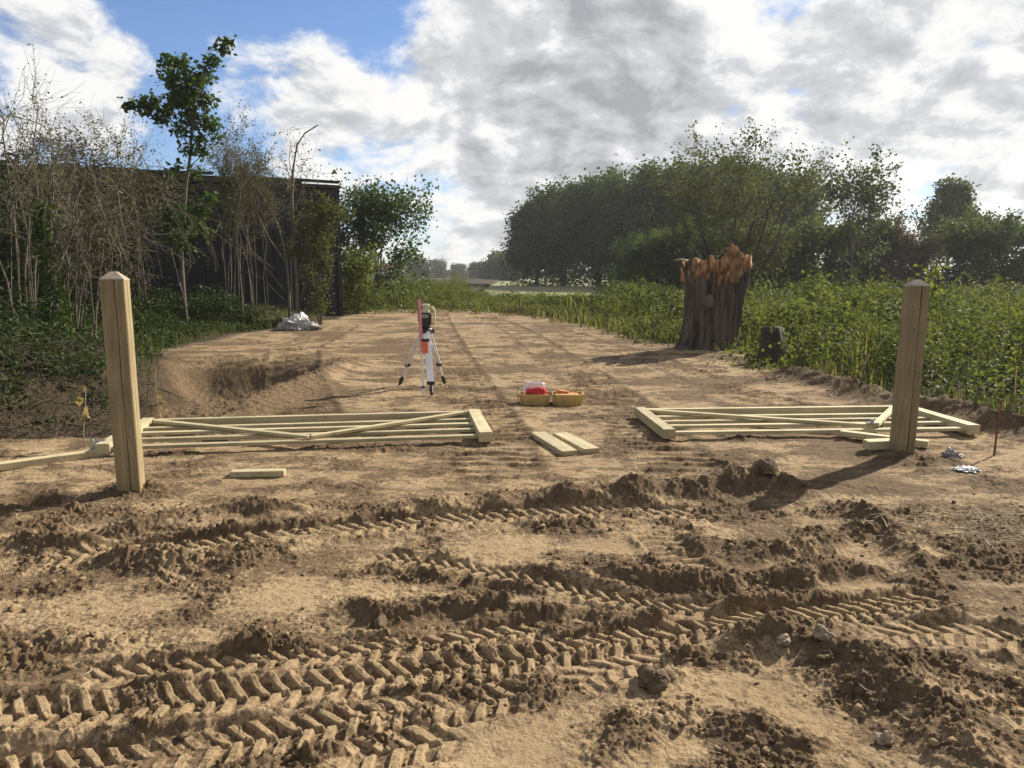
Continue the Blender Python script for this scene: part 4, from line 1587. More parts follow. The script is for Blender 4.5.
# lower leaves and grass along the edge, reeds towards the middle distance
gb = Mass()
e = smooth_line(RIGHT_EDGE[2:], 12)
t = rng.randint(0, len(e), 2200)
b = e[t] + rng.normal(size=(2200, 2)) * (0.28, 0.25) + (0.48, 0.1)
b = b[fbm(b[:, 0] * 1.2, b[:, 1] * 1.2, 2, 77) > -0.05]
b = b[np.hypot(b[:, 0] - 4.05, b[:, 1] - 14.6) > 1.0]
B = np.column_stack([b, gzs(b)])
gb.add(blades(rng, B, rng.uniform(0.08, 0.34, len(B)), 0.004 + 0.004 * rng.rand(len(B)), rng.uniform(0.2, 0.9, len(B)), rng.rand(len(B))))
midpoly = np.array([(-8.0, 33), (-2.0, 33.5), (1.8, 26.5), (3.6, 19.8), (5.5, 19.0), (8, 26), (7, 40), (0, 50), (-14, 52), (-14, 34)])
b = in_poly_points(rng, midpoly, 15000)
dens = fbm(b[:, 0] * 0.4, b[:, 1] * 0.4, 3, 41)
b = b[dens > -0.35]
b = b[rng.rand(len(b)) < 0.7]
B = np.column_stack([b, gzs(b)])
hb = rng.uniform(0.40, 1.0, len(B)) * (0.35 + 1.1 * np.clip(fbm(b[:, 0] * 0.5, b[:, 1] * 0.5, 2, 43) + .4, 0, 1))
hb = hb * np.where((B[:, 0] > -1.8 - 0.05 * (B[:, 1] - 30)) & (B[:, 0] < 0.14 * B[:, 1]), 0.62, 1.0)
gb.add(blades(rng, B, hb, 0.012 + 0.014 * rng.rand(len(B)), rng.uniform(0.1, 0.7, len(B)), 0.2 + 0.6 * rng.rand(len(B))))
b = in_poly_points(rng, nettle_poly, 9000)
b = b[(b[:, 1] < 30) & (fbm(b[:, 0] * 0.5, b[:, 1] * 0.5, 2, 96) > -0.05)]
sdb = poly_dist(b[:, 0], b[:, 1], RIGHT_EDGE)[0]
B = np.column_stack([b, gzs(b)])
gb.add(blades(rng, B, (0.35 + 0.85 * sstep(0, 1.5, sdb)) * rng.uniform(0.7, 1.2, len(B)), 0.0035 + 0.0007 * B[:, 1], rng.uniform(0.1, 0.6, len(B)), 0.2 + 0.8 * rng.rand(len(B))))
e3 = smooth_line(RIGHT_EDGE[8:], 14)
b = e3[rng.randint(0, len(e3), 5200)] + rng.normal(size=(5200, 2)) * (0.5, 0.6) + (0.35, 0)
b = b[(np.hypot(b[:, 0] - 4.05, b[:, 1] - 14.6) > 0.9) & (fbm(b[:, 0] * 0.9, b[:, 1] * 0.9, 2, 97) > -0.2)]
B = np.column_stack([b, gzs(b)])
gb.add(blades(rng, B, rng.uniform(0.12, 0.55, len(B)), 0.003 + 0.0006 * B[:, 1], rng.uniform(0.2, 0.9, len(B)), 0.5 + 0.5 * rng.rand(len(B))))
# stand of pale iris-like blades by the stump
c = np.array(P(668, 326))
b = c + rng.normal(size=(240, 2)) * (0.45, 0.7)
B = np.column_stack([b, gzs(b)])
gb.add(blades(rng, B, rng.uniform(0.3, 0.75, len(B)), np.full(len(B), 0.014), rng.uniform(0.1, 0.8, len(B)), 0.6 + 0.4 * rng.rand(len(B))))
# grass on the bank at left and against the shed
lp = np.array([(-6.3, 22), (-7.1, 19), (-7.2, 15), (-5.6, 11.6), (-9, 9.5), (-14, 12), (-14, 19), (-7, 27)])
b = in_poly_points(rng, lp, 6000)
B = np.column_stack([b, gzs(b)])
gb.add(blades(rng, B, rng.uniform(0.1, 0.4, len(B)), 0.005 + 0.006 * rng.rand(len(B)), rng.uniform(0.2, 0.9, len(B)), 0.5 * rng.rand(len(B))))
gb.build('tall_grass', 'grass', 'rough tall grass along the edges of the bare earth')

# leafy weeds in the middle distance
wm = Mass()
b = in_poly_points(rng, midpoly, 1500)
hb = np.where(b[:, 0] > -1.8 - 0.05 * (b[:, 1] - 30), 0.55, 1.0) * (0.35 + 0.9 * rng.rand(len(b)) ** 1.6) * (0.6 + 0.9 * np.clip(fbm(b[:, 0] * 0.3, b[:, 1] * 0.3, 2, 47) + .35, 0, 1))
plant_mass(wm, rng, b, hb, 0.45, 46, 0.12, 0.3, 0.5)
e2 = smooth_line(RIGHT_EDGE[7:], 14)
b = e2[rng.randint(0, len(e2), 420)] + rng.normal(size=(420, 2)) * (0.55, 0.6) + (0.25, 0)
b = np.vstack([b, np.column_stack([rng.uniform(-7, -1, 190), 33.5 - 4.5 * rng.rand(190) ** 2.2])])
b = b[np.hypot(b[:, 0] - 4.05, b[:, 1] - 14.6) > 1.1]
plant_mass(wm, rng, b, 0.08 + 0.42 * rng.rand(len(b)) ** 1.8, 0.24, 26, 0.085, 0.3, 0.25)
wm.build('weeds', 'l_nettle', 'patchy leafy weeds across the end of the bare track')

# ivy and undergrowth at left
iv = Mass()
b = in_poly_points(rng, np.array([(-6.0, 10.2), (-7.2, 15), (-7.3, 19), (-6.6, 23), (-9.5, 23.5), (-15, 19), (-15, 12), (-10, 9.0), (-6.6, 8.8)]), 850)
sdl = poly_dist(b[:, 0], b[:, 1], LEFT_EDGE)[0]
hb = (0.14 + 0.60 * sstep(0.4, 3.6, sdl)) * (0.4 + 1.0 * rng.rand(len(b)))
hb = np.minimum(hb, 0.25 + 0.20 * np.maximum(-5.0 - b[:, 0], 0))
plant_mass(iv, rng, b, hb, 0.42, 60, 0.075, 0.44, 0.12)
b = in_poly_points(rng, np.array([(-5.6, 8.6), (-5.4, 10.4), (-8.5, 10.8), (-10.5, 9.0), (-8.0, 7.6)]), 190)
plant_mass(iv, rng, b, 0.10 + 0.40 * rng.rand(190), 0.22, 40, 0.06, 0.44, 0.1)
iv.build('ivy_undergrowth', 'l_ivy', 'dark ivy and low leafy undergrowth on the bank at left')

# dead brush, roots and sticks
tw = Mass()
b = in_poly_points(rng, np.array([(-3.9, 6.9), (-4.6, 8.4), (-5.3, 11.2), (-6.5, 12.0), (-12, 10.5), (-11, 7.0), (-6, 6.6)]), 9000)
B = np.column_stack([b, gzs(b) + rng.rand(len(b)) ** 2 * 0.42])
d = rng.normal(size=(len(b), 3)) * (1, 1, 0.45)
V, F = twigs(rng, B, d, 0.08 + 0.5 * rng.rand(len(b)) ** 2, 0.0015 + 0.0075 * rng.rand(len(b)) ** 2.5)
tw.add((V, F, np.zeros(len(V))))
tw.build('brushwood', 'litter', 'tangle of torn roots and dead sticks on the bank left of the left post')
sm = Mass()
c = np.array(P(975, 530))
b = c + rng.normal(size=(330, 2)) * (0.26, 0.17)
B = np.column_stack([b, gzs(b) + 0.008 + rng.rand(len(b)) ** 2 * 0.03])
d = rng.normal(size=(len(b), 3)) * (1, 0.8, 0.08)
V, F = twigs(rng, B, d, rng.uniform(0.05, 0.24, len(b)), rng.uniform(0.0012, 0.0035, len(b)))
sm.add((V, F, np.zeros(len(V))))
b = np.column_stack([rng.uniform(-4.5, 4.8, 420), rng.uniform(2.0, 9, 420)])
B = np.column_stack([b, gzs(b) + 0.006])
d = rng.normal(size=(len(b), 3)) * (1, 1, 0.12)
V, F = twigs(rng, B, d, rng.uniform(0.03, 0.13, len(b)), rng.uniform(0.0010, 0.0022, len(b)))
sm.add((V, F, np.zeros(len(V))))
sm.build('dry_straw', 'drytwig', 'pale dry straw and twigs scattered on the churned earth')


# loose crumbs of earth
def crumbs():
    rng = np.random.RandomState(21)
    bm = bmesh.new()
    bmesh.ops.create_icosphere(bm, subdivisions=1, radius=1)
    bv = np.array([v.co for v in bm.verts])
    bf = np.array([[v.index for v in f.verts] for f in bm.faces])
    bm.free()
    n = 31000
    y = 1.7 + 3.4 * rng.rand(n) ** 1.25
    x = (rng.rand(n) * 2 - 1) * (0.88 * y + 0.5)
    z, mo, so, ro = ground(x, y)
    k = rng.rand(n) < np.clip(ro * 1.1 - 0.2, 0.025, 0.85)
    x, y, z, mo = x[k], y[k], z[k], mo[k]
    n = len(x)
    r = 0.0025 + 0.014 * rng.rand(n) ** 4.5
    var = bv[None] * (1 + 0.30 * rng.normal(size=(n, len(bv), 1))) + 0.12 * rng.normal(size=(n, len(bv), 3))
    st = rng.uniform(0.55, 1.45, size=(n, 1, 3)) * (1, 1, 0.75)
    a = rng.rand(n) * 6.283
    V = var * st * r[:, None, None]
    X = V[..., 0] * np.cos(a)[:, None] - V[..., 1] * np.sin(a)[:, None] + x[:, None]
    Y = V[..., 0] * np.sin(a)[:, None] + V[..., 1] * np.cos(a)[:, None] + y[:, None]
    Z = V[..., 2] + (z + r * 0.25)[:, None]
    F = ((np.arange(n) * len(bv))[:, None, None] + bf[None]).reshape(-1, 3)
    V = np.stack([X, Y, Z], -1).reshape(-1, 3)
    mm = np.clip(np.repeat(0.1 + 0.8 * rng.rand(n), len(bv)), 0, 1.2)
    o = link('loose_soil', np_mesh('loose_soil', V, F, {'moist_shade': mm, 'soil': np.ones(len(V))}), M['earth'])
    tag(o, 'loose crumbs of brown earth strewn over the churned ground', None, None, 'stuff')


crumbs()


def clod(px, py, s, seed, mat, name, label, cat, group=None, power=0.5):
    x, y = P(px, py)
    o = crumple(name, (x, y, gz(x, y) + s[2] * 0.35), s, seed, M[mat], label, cat, 4, power)
    o.rotation_euler = (0, 0, seed * 1.3)
    if group:
        o['group'] = group
    return o


clod(652, 690, (0.075, 0.06, 0.06), 21, 'clod', 'soil_clod', 'dark ragged clod of earth alone below the tyre prints', 'clod', 'large clods of earth')
clod(763, 489, (0.085, 0.07, 0.085), 22, 'clod', 'soil_clod', 'dark clod of earth crowning the ridge in front of the right gate', 'clod', 'large clods of earth')
clod(381, 626, (0.085, 0.03, 0.035), 23, 'clod', 'soil_clod', 'long dark clod of earth above the middle of the tyre prints', 'clod', 'large clods of earth')
clod(822, 657, (0.05, 0.045, 0.04), 24, 'stone', 'stone', 'largest pale stone at the foot of the right hand earth ridge', 'stone', 'pale stones at the earth ridge')
clod(782, 655, (0.045, 0.03, 0.028), 25, 'stone', 'stone', 'pale stone lying just left of the largest stone by the earth ridge', 'stone', 'pale stones at the earth ridge')
clod(885, 745, (0.035, 0.03, 0.03), 27, 'stone', 'stone', 'pale stone nearest the bottom edge, below the right hand earth ridge', 'stone', 'pale stones at the earth ridge')


# ------------------------------------------------------------------ shrubs and trees at the left
def bare_shrub(name, label, loc, stems, Hr, spread, seed, leafn, arch, drift=(0, 0), r0=0.014, sub=9, leafm='l_willow', twr=0.0032):
    rng = np.random.RandomState(seed)
    root = empty(name, loc, label, 'shrub')
    mb = MB()
    tips = []
    tb, td, tl, tr = [], [], [], []
    for s in range(stems):
        a = rng.rand() * 6.283
        H = rng.uniform(*Hr)
        out_ = spread * rng.uniform(0.15, 1.0)
        bx = rng.normal(size=2) * 0.35
        pl = []
        for k in range(8):
            f = k / 7
            hz_ = H * (math.sin(f * math.pi * 0.5 * (1 + arch * rng.uniform(0.7, 1.2))) if arch else f)
            w = out_ * f ** 1.3
            pl.append(np.array([bx[0] + math.cos(a) * w + drift[0] * f, bx[1] + math.sin(a) * w + drift[1] * f, max(hz_, 0.1 * f) - (0.2 if k == 0 else 0)]) + rng.normal(size=3) * 0.055 * H * f)
        r = r0 * rng.uniform(0.5, 1.3)
        mb.tube(pl, [max(r * (1 - 0.8 * k / 7), 0.003) for k in range(8)], 5, cap=False)
        for j in range(sub):
            k = rng.randint(2, 7)
            p = pl[k] + (pl[k + 1] - pl[k]) * rng.rand() if k < 7 else pl[k]
            dd = unit((pl[min(k + 1, 7)] - pl[k - 1]))
            dv = unit(dd * 0.8 + rng.normal(size=3) * 0.55)
            L = H * rng.uniform(0.12, 0.32)
            e = p + dv * L + np.array([0, 0, -0.05 * L])
            mb.tube([p, (p + e) / 2 + rng.normal(size=3) * 0.05 * L, e], [r * 0.4, r * 0.3, 0.002], 3, cap=False)
            for t in range(4):
                f = rng.uniform(0.25, 1)
                tb.append(p + (e - p) * f)
                td.append(dv + rng.normal(size=3) * 0.8)
                tl.append(L * rng.uniform(0.25, 0.6))
                tr.append(twr * rng.uniform(0.5, 1.1))
            tips.append((p, e))
    V, F = twigs(rng, np.array(tb), np.array(td), np.array(tl), np.array(tr))
    mb.add(V.tolist(), F.tolist())
    mb.build('branches', M['stem'], root, True)
    tips = np.array(tips)
    i = rng.randint(0, len(tips), leafn)
    f = rng.rand(leafn, 1)
    pos = tips[i, 0] * (1 - f) + tips[i, 1] * f + rng.normal(size=(leafn, 3)) * 0.06
    V, F, v = leaves(rng, pos, 0.05 * rng.uniform(0.6, 1.3, leafn), rng.rand(leafn), 0.4)
    link('foliage', np_mesh('foliage', V, F, {'var': v}), M[leafm], root)
    return root


def at_base(px, d):
    q = AT(px, 320, d)
    return (q[0], d, gz(q[0], d))


bare_shrub('bare_shrub', 'tall nearly leafless shrub at the left edge in front of the black shed', at_base(10, 14.5), 20, (2.4, 4.6), 2.2, 31, 2400, 0.5, (0.1, 0), 0.02, 16)
bare_shrub('bare_shrub', 'arching leafless shrub with branches drooping right above the left gate post', at_base(62, 14.0), 24, (1.8, 3.2), 1.9, 32, 1500, 0.62, (1.0, -0.2), 0.018, 10)
bare_shrub('bare_shrub', 'twiggy brown shrub between the arching shrub and the leafy sapling', at_base(135, 19.5), 10, (3.4, 4.9), 2.2, 33, 4800, 0.6, (0, 0), 0.016, 12)
bare_shrub('bare_shrub', 'brown leaved shrub topping the shed wall just right of the sapling', at_base(238, 23.0), 9, (4.0, 5.2), 1.3, 34, 9000, 0.3, (0, 0), 0.016, 20)
plant_tree('leafy_shrub', 'dense brown green shrub hiding the shed roof above the left gate post', 'shrub', at_base(95, 19.0), 'stem', 'l_brown',
           seed=45, H=4.7, R=1.9, trunk_h=0.8, nprim=60, nsub=5, nleaf=8500, leaf=0.075, sigma=0.16, r0=0.08, env='dome', nstem=6, spread=1.3, rise=0.7)
plant_tree('leafy_shrub', 'dense dark green shrub at the far left end of the black shed', 'shrub', at_base(18, 17.0), 'stem', 'l_ivy',
           seed=46, H=3.9, R=1.9, trunk_h=0.3, nprim=60, nsub=5, nleaf=7500, leaf=0.085, sigma=0.18, r0=0.08, env='dome', nstem=6, spread=1.3, rise=0.7, skirt=0.2)
bare_shrub('bare_shrub', 'half bare shrub breaking the shed roof line beside the pale dead tree', at_base(268, 22.6), 7, (3.6, 5.0), 0.9, 37, 2600, 0.3, (0, 0), 0.016, 16, 'l_brown')
# ivy clad stem
ivs = empty('ivy_clad_stem', at_base(55, 13.2), 'slim trunk wrapped in green ivy behind the left gate post', 'ivy')
mb = MB()
pl = [(0, 0, -0.2), (0.05, 0, 0.8), (0.0, 0.05, 1.7), (0.12, 0, 2.6)]
mb.tube(pl, [0.05, 0.045, 0.035, 0.02], 7)
mb.build('trunk', M['bark'], ivs, True)
n = 1500
f = rng.rand(n)
a = rng.rand(n) * 6.283
rad = (0.10 + 0.5 * np.clip(0.45 - f, 0, 1)) * rng.rand(n) ** 0.5 + 0.05
pos = np.stack([0.05 * np.sin(f * 6) + np.cos(a) * rad, np.sin(a) * rad, f * 2.5], 1)
V, F, v = leaves(rng, pos, 0.075 * rng.uniform(.6, 1.3, n), 0.4 + 0.6 * rng.rand(n), 0.42)
link('foliage', np_mesh('foliage', V, F, {'var': v}), M['l_sap'], ivs)


# leafy sapling
def sapling():
    rng = np.random.RandomState(77)
    D = 19.0
    bx, by, bz = at_base(186, D)
    root = empty('sapling_tree', (bx, by, bz), 'slim leafy sapling rising above the black shed', 'tree')

    def W(px, py, dd=0.0):
        q = AT(px, py, D + dd)
        return np.array([q[0] - bx, q[1] - by, q[2] - bz])
    mb = MB()
    tr = [W(186, 322), W(183, 285), W(181, 250), W(184, 215), W(186, 185), W(191, 150), W(192, 118), W(186, 90), W(180, 60)]
    tr[0][2] = -0.2
    mb.tube(tr, [0.06, 0.055, 0.05, 0.045, 0.04, 0.034, 0.026, 0.016, 0.006], 7)
    limbs = [([W(191, 150), W(172, 122), W(150, 106), W(132, 104)], .02, 0.3), ([W(192, 130), W(202, 100), W(210, 70), W(226, 44)], .02, -.3),
             ([W(191, 118), W(176, 92), W(168, 66)], .016, .4), ([W(190, 140), W(208, 118), W(212, 96)], .014, -.5), ([W(188, 168), W(205, 150), W(216, 140)], .014, .2),
             ([W(186, 190), W(168, 172), W(160, 160)], .012, -.2), ([W(184, 215), W(200, 200), W(208, 188)], .012, .4), ([W(182, 240), W(170, 226), W(166, 210)], .012, .2),
             ([W(181, 250), W(196, 238), W(200, 226)], .012, -.2), ([W(188, 100), W(198, 86), W(206, 80)], .01, .2), ([W(187, 130), W(170, 128), W(160, 122)], .012, 0)]
    for pl, r, dy in limbs:
        for k, p in enumerate(pl):
            p[1] += dy * k * 0.6
        mb.tube(pl, [r * (1 - 0.75 * k / (len(pl) - 1)) for k in range(len(pl))], 5, cap=False)
    blobs = [(168, 62, 9, 90), (180, 64, 9, 110), (172, 80, 12, 170), (192, 82, 12, 200), (203, 76, 10, 120), (212, 62, 8, 70), (222, 48, 7, 60), (228, 43, 4, 26), (185, 98, 13, 230), (205, 100, 10, 150),
             (176, 100, 9, 90), (152, 104, 10, 140), (142, 106, 7, 60), (130, 104, 5, 34), (128, 108, 4, 20), (160, 118, 8, 70), (190, 118, 11, 160), (208, 122, 9, 100), (178, 130, 9, 70), (200, 140, 8, 60), (214, 128, 6, 40),
             (170, 112, 7, 50), (186, 150, 8, 46), (204, 152, 8, 50), (216, 138, 6, 30), (176, 168, 7, 30), (196, 172, 7, 34),
             (176, 214, 11, 120), (190, 228, 10, 110), (172, 236, 10, 120), (184, 246, 9, 80), (200, 210, 9, 80), (212, 200, 8, 50), (170, 222, 8, 60), (205, 234, 8, 40)]
    P_, VV = [], []
    for (px, py, rp, n) in blobs:
        c = W(px, py, rng.uniform(-0.3, 0.3))
        s = rp / FPX * D * 0.50
        q = c + rng.normal(size=(int(n * 1.3), 3)) * s * (1, 1, 0.9)
        P_.append(q)
        VV.append(0.6 * rng.rand() + 0.4 * rng.rand(len(q)))
    P_ = np.vstack(P_)
    V, F, v = leaves(rng, P_, 0.135 * rng.uniform(0.6, 1.25, len(P_)), np.concatenate(VV), 0.36)
    mb.build('trunk', M['bark'], root, True)
    link('crown', np_mesh('crown', V, F, {'var': v}), M['l_sap'], root)


sapling()


# pale bare-stemmed tree with ivy at the shed's right end
def bare_tree():
    D = 22.0
    bx, by, bz = at_base(296, D)
    root = empty('bare_tree', (bx, by, bz), 'pale forked dead tree against the right end of the black shed', 'tree')

    def W(px, py, dd=0.0):
        q = AT(px, py, D + dd)
        return np.array([q[0] - bx, q[1] - by, q[2] - bz])
    mb = MB()
    for pl, r in (([W(297, 330), W(297, 290), W(294, 240), W(292, 200), W(293, 170), W(297, 145), W(305, 133), W(318, 125)], .075),
                  ([W(290, 330), W(289, 290), W(286, 255), W(278, 225), W(262, 195), W(252, 180)], .07),
                  ([W(286, 262), W(270, 240), W(258, 215), W(250, 190)], .04), ([W(278, 228), W(272, 205), W(274, 180)], .028),
                  ([W(293, 215), W(302, 190), W(308, 172)], .03), ([W(293, 180), W(289, 160), W(291, 140)], .02), ([W(296, 150), W(302, 160), W(312, 158)], .015),
                  ([W(275, 270), W(250, 250), W(238, 215), W(236, 200)], .03), ([W(250, 250), W(246, 228), W(254, 205)], .02),
                  ([W(284, 290), W(262, 262), W(240, 246), W(226, 238), W(221, 250), W(224, 262)], .024), ([W(232, 238), W(222, 232), W(212, 230)], .012),
                  ([W(284, 300), W(262, 278), W(246, 272)], .02), ([W(298, 280), W(304, 250), W(312, 222), W(310, 200)], .026), ([W(300, 300), W(310, 270), W(322, 240)], .02)):
        n = len(pl)
        mb.tube(pl, [max(r * 0.72 * (1 - 0.72 * k / (n - 1)), 0.008) for k in range(n)], 6, cap=False)
    rng = np.random.RandomState(5)
    cs = [W(px, py) for px, py in ((293, 160), (297, 148), (305, 170), (270, 205), (255, 190), (262, 200), (308, 178), (240, 210), (275, 190), (300, 200))]
    b, d, l, r = [], [], [], []
    for c in cs:
        for k in range(9):
            b.append(c + rng.normal(size=3) * 0.15)
            d.append(rng.normal(size=3) + (0, 0, 0.8))
            l.append(rng.uniform(0.2, 0.7))
            r.append(0.005)
    V, F = twigs(rng, np.array(b), np.array(d), np.array(l), np.array(r))
    mb.add(V.tolist(), F.tolist())
    mb.build('trunk', M['stem'], root, True)
    # sparse leaves
    n = 420
    i = rng.randint(0, len(cs), n)
    pos = np.array(cs)[i] + rng.normal(size=(n, 3)) * 0.28
    V, F, v = leaves(rng, pos, 0.07 * rng.uniform(.6, 1.2, n), rng.rand(n), 0.4)
    link('foliage', np_mesh('foliage', V, F, {'var': v}), M['l_brown'], root)


bare_tree()

plant_tree('elder_shrub', 'grey green climbing shrub covering the right corner of the black shed', 'shrub', at_base(320, 22.3), 'stem', 'l_willow',
           seed=41, H=4.5, R=0.95, trunk_h=0.4, nprim=46, nsub=4, nleaf=4300, leaf=0.085, sigma=0.12, r0=0.06, env='col', nstem=5, spread=0.5, rise=0.9, top=0.95)
plant_tree('elder_shrub', 'low yellow green shrub beside the right corner of the black shed', 'shrub', at_base(357, 29.5), 'stem', 'l_nettle',
           seed=42, H=3.0, R=1.2, trunk_h=0.3, nprim=34, nsub=4, nleaf=3000, leaf=0.12, sigma=0.18, r0=0.06, env='dome', nstem=4, spread=0.6, rise=0.7, skirt=0.2)
plant_tree('elder_tree', 'loose leafy green tree standing behind the right end of the black shed', 'tree', at_base(372, 33), 'bark', 'l_elder',
           seed=43, H=6.1, R=2.9, trunk_h=0.6, nprim=50, nsub=5, nleaf=9000, leaf=0.15, sigma=0.22, r0=0.14, env='dome', nstem=4, spread=1.0, rise=0.75, skirt=0.10)

# ------------------------------------------------------------------ trees on the right and far away
plant_tree('willow_tree', 'round airy willow standing behind the broken stump', 'tree', at_base(735, 36), 'darkbark', 'l_willow',
           seed=51, H=7.7, R=4.0, trunk_h=0.9, nprim=90, nsub=6, nleaf=10500, leaf=0.135, sigma=0.15, r0=0.30, env='vase', nstem=9, spread=3.4, rise=0.9, top=0.98)
plant_tree('poplar_tree', 'slender loose leaved tree between the willow and the right gate post', 'tree', at_base(848, 46), 'bark', 'l_tree',
           seed=52, H=7.4, R=3.9, trunk_h=1.4, nprim=44, nsub=5, nleaf=4600, leaf=0.20, sigma=0.17, r0=0.11, env='dome', rise=0.85, top=0.93)
plant_tree('poplar_tree', 'tall green tree rising behind the hedge right of the gate post', 'tree', at_base(942, 66), 'bark', 'l_tree',
           seed=53, H=9.6, R=4.3, trunk_h=1.5, nprim=80, nsub=5, nleaf=11000, leaf=0.28, sigma=0.36, r0=0.2, env='cone', rise=0.7, top=0.93)
# hedgerow bushes
bush = plant_tree('hawthorn_bush', 'broad dark hawthorn bush at the right edge of the photo', 'bush', at_base(985, 48), 'darkbark', 'l_tree', group='hawthorn bushes behind the ditch',
                  seed=54, H=5.5, R=3.6, trunk_h=0.5, nprim=54, nsub=4, nleaf=13000, leaf=0.21, sigma=0.24, r0=0.16, env='dome', nstem=5, spread=1.6, rise=0.6, skirt=0.3)
hb = [(1075, 50, 1.0, 'dark hawthorn bush cut by the right edge of the photo', 1.0), (905, 50, 0.80, 'brownish hawthorn bush directly behind the right gate post', 0.9), (858, 52, 0.95, 'dark hawthorn bush at the foot of the slender loose leaved tree', 0.9),
      (800, 50, 0.95, 'dark hawthorn bush at the right foot of the airy willow', 1.0), (745, 54, 1.0, 'dark hawthorn bush right behind the broken stump', 1.0),
      (690, 50, 0.85, 'dark hawthorn bush just left of the broken stump', 0.9), (645, 52, 0.80, 'dark hawthorn bush standing left of the broken stump in front of the tall row', 1.0)]
for i, (px, d, s, lab, w) in enumerate(hb):
    c = copy_tree(bush, at_base(px, d), 1.7 * i + 0.6, lab, (s * w, s * w, s))
    if i == 1:
        for ch in c.children:
            if ch.name.startswith('crown'):
                ch.data = ch.data.copy()
                ch.data.materials[0] = M['l_brown']
# tall row on the left of the willow
row = None
spots = [(536, 101, 1.12, 'leftmost of the tall dark trees in the far row across the field'), (562, 98, 1.27, 'second tall dark tree from the left in the far row across the field'),
         (598, 93, 1.30, 'third tall dark tree from the left in the far row across the field'), (636, 86, 1.30, 'fourth tall dark tree from the left in the far row across the field'),
         (672, 80, 1.28, 'fifth tall dark tree from the left in the far row, left of the willow'), (716, 76, 1.25, 'tall dark tree of the far row straight behind the willow'), (768, 74, 1.13, 'tall dark tree of the far row showing right of the willow')]
for i, (px, d, s, lab) in enumerate(spots):
    loc = at_base(px, d)
    if row is None:
        row = plant_tree('ash_tree', lab, 'tree', loc, 'darkbark', 'l_row', group='tall trees of the far row',
                         seed=61, H=12.2, R=4.6, trunk_h=1.6, nprim=110, nsub=4, nleaf=28000, leaf=0.30, sigma=0.40, r0=0.3, env='dome', nstem=2, spread=1.2, rise=0.55, top=0.94, skirt=0.10)
        row.scale = (s, s, s)
    else:
        copy_tree(row, loc, 1.1 * i, lab, (s, s, s))
# distant trees
far = None
fs_ = [(494, 210, 1.0, 'small distant bushy tree at the left end of the far row'), (478, 260, 0.75, 'small pointed distant tree left of the far row'), (440, 300, 0.95, 'hazy distant tree right of the survey staff'), (420, 250, 0.95, 'hazy distant tree above the survey staff'),
       (458, 330, 0.8, 'faint low distant tree in the gap of the horizon'), (400, 320, 0.9, 'faint distant tree next to the far house'), (508, 190, 0.9, 'distant dark bush under the first tree of the far row')]
for i, (px, d, s, lab) in enumerate(fs_):
    loc = at_base(px, d)
    if far is None:
        far = plant_tree('distant_tree', lab, 'tree', loc, 'darkbark', 'l_tree', group='distant trees on the horizon', seed=71, H=8.0, R=4.2, trunk_h=0.8, nprim=50, nsub=4, nleaf=5000, leaf=0.7, sigma=0.5, r0=0.3, env='dome', nstem=2, spread=1.5, rise=0.6, skirt=0.3)
        far.scale = (s, s, s)
    else:
        copy_tree(far, loc, 1.3 * i, lab, (s * (1.25 if i > 2 else 1), s, s))
# far hedge along the end of the field
hm = Mass()
n = 16000
hx = rng.uniform(-330, 160, n)
hy = 340 + rng.normal(size=n) * 3
hzv = rng.rand(n) ** 0.7 * (3.4 + 1.6 * fbm(hx * 0.03, hx * 0, 3, 3))
hm.add(leaves(rng, np.stack([hx, hy, hzv], 1), 1.2 * rng.uniform(.6, 1.3, n), 0.5 * rng.rand(n), 0.5))
hm.build('far_hedge', 'l_tree', 'low dark hedge along the far end of the field')
# far house
hs = empty('far_house', (AT(396, 270, 270)[0], 270, 0), 'tiny far house with pale walls and reddish roof left of the tripod', 'house')
mb = MB()
mb.box((0, 0, 1.8), (15, 8, 3.6))
mb.build('wall', M['sheet'], hs)
mb = MB()
mb.add([(-7.8, -4.3, 3.6), (7.8, -4.3, 3.6), (7.8, 4.3, 3.6), (-7.8, 4.3, 3.6), (-7.8, 0, 5.6), (7.8, 0, 5.6)], [(0, 1, 5, 4), (2, 3, 4, 5), (0, 4, 3), (1, 2, 5), (3, 2, 1, 0)])
mb.build('roof', M['rust'], hs)


# ------------------------------------------------------------------ single plants and dry stalks
def stalk(name, label, cat, px, py, pl, r, mat, leafs=None, lm='l_dry', lsize=0.06):
    x, y = P(px, py)
    root = empty(name, (x, y, gz(x, y)), label, cat)
    mb = MB()
    n = len(pl)
    mb.tube(pl, [r * (1 - 0.6 * k / (n - 1)) for k in range(n)], 6)
    mb.build('stem', M[mat], root, True)
    if leafs:
        rg = np.random.RandomState(px)
        p = np.array(leafs, dtype=float)
        V, F, v = leaves(rg, p, lsize * rg.uniform(.8, 1.2, len(p)), rg.rand(len(p)), 0.38, 0.2, rg.normal(size=(len(p), 3)) * (1, .5, .3) + (0.6, 0, 0))
        link('leaf', np_mesh('leaf', V, F, {'var': v}), M[lm], root)
    return root


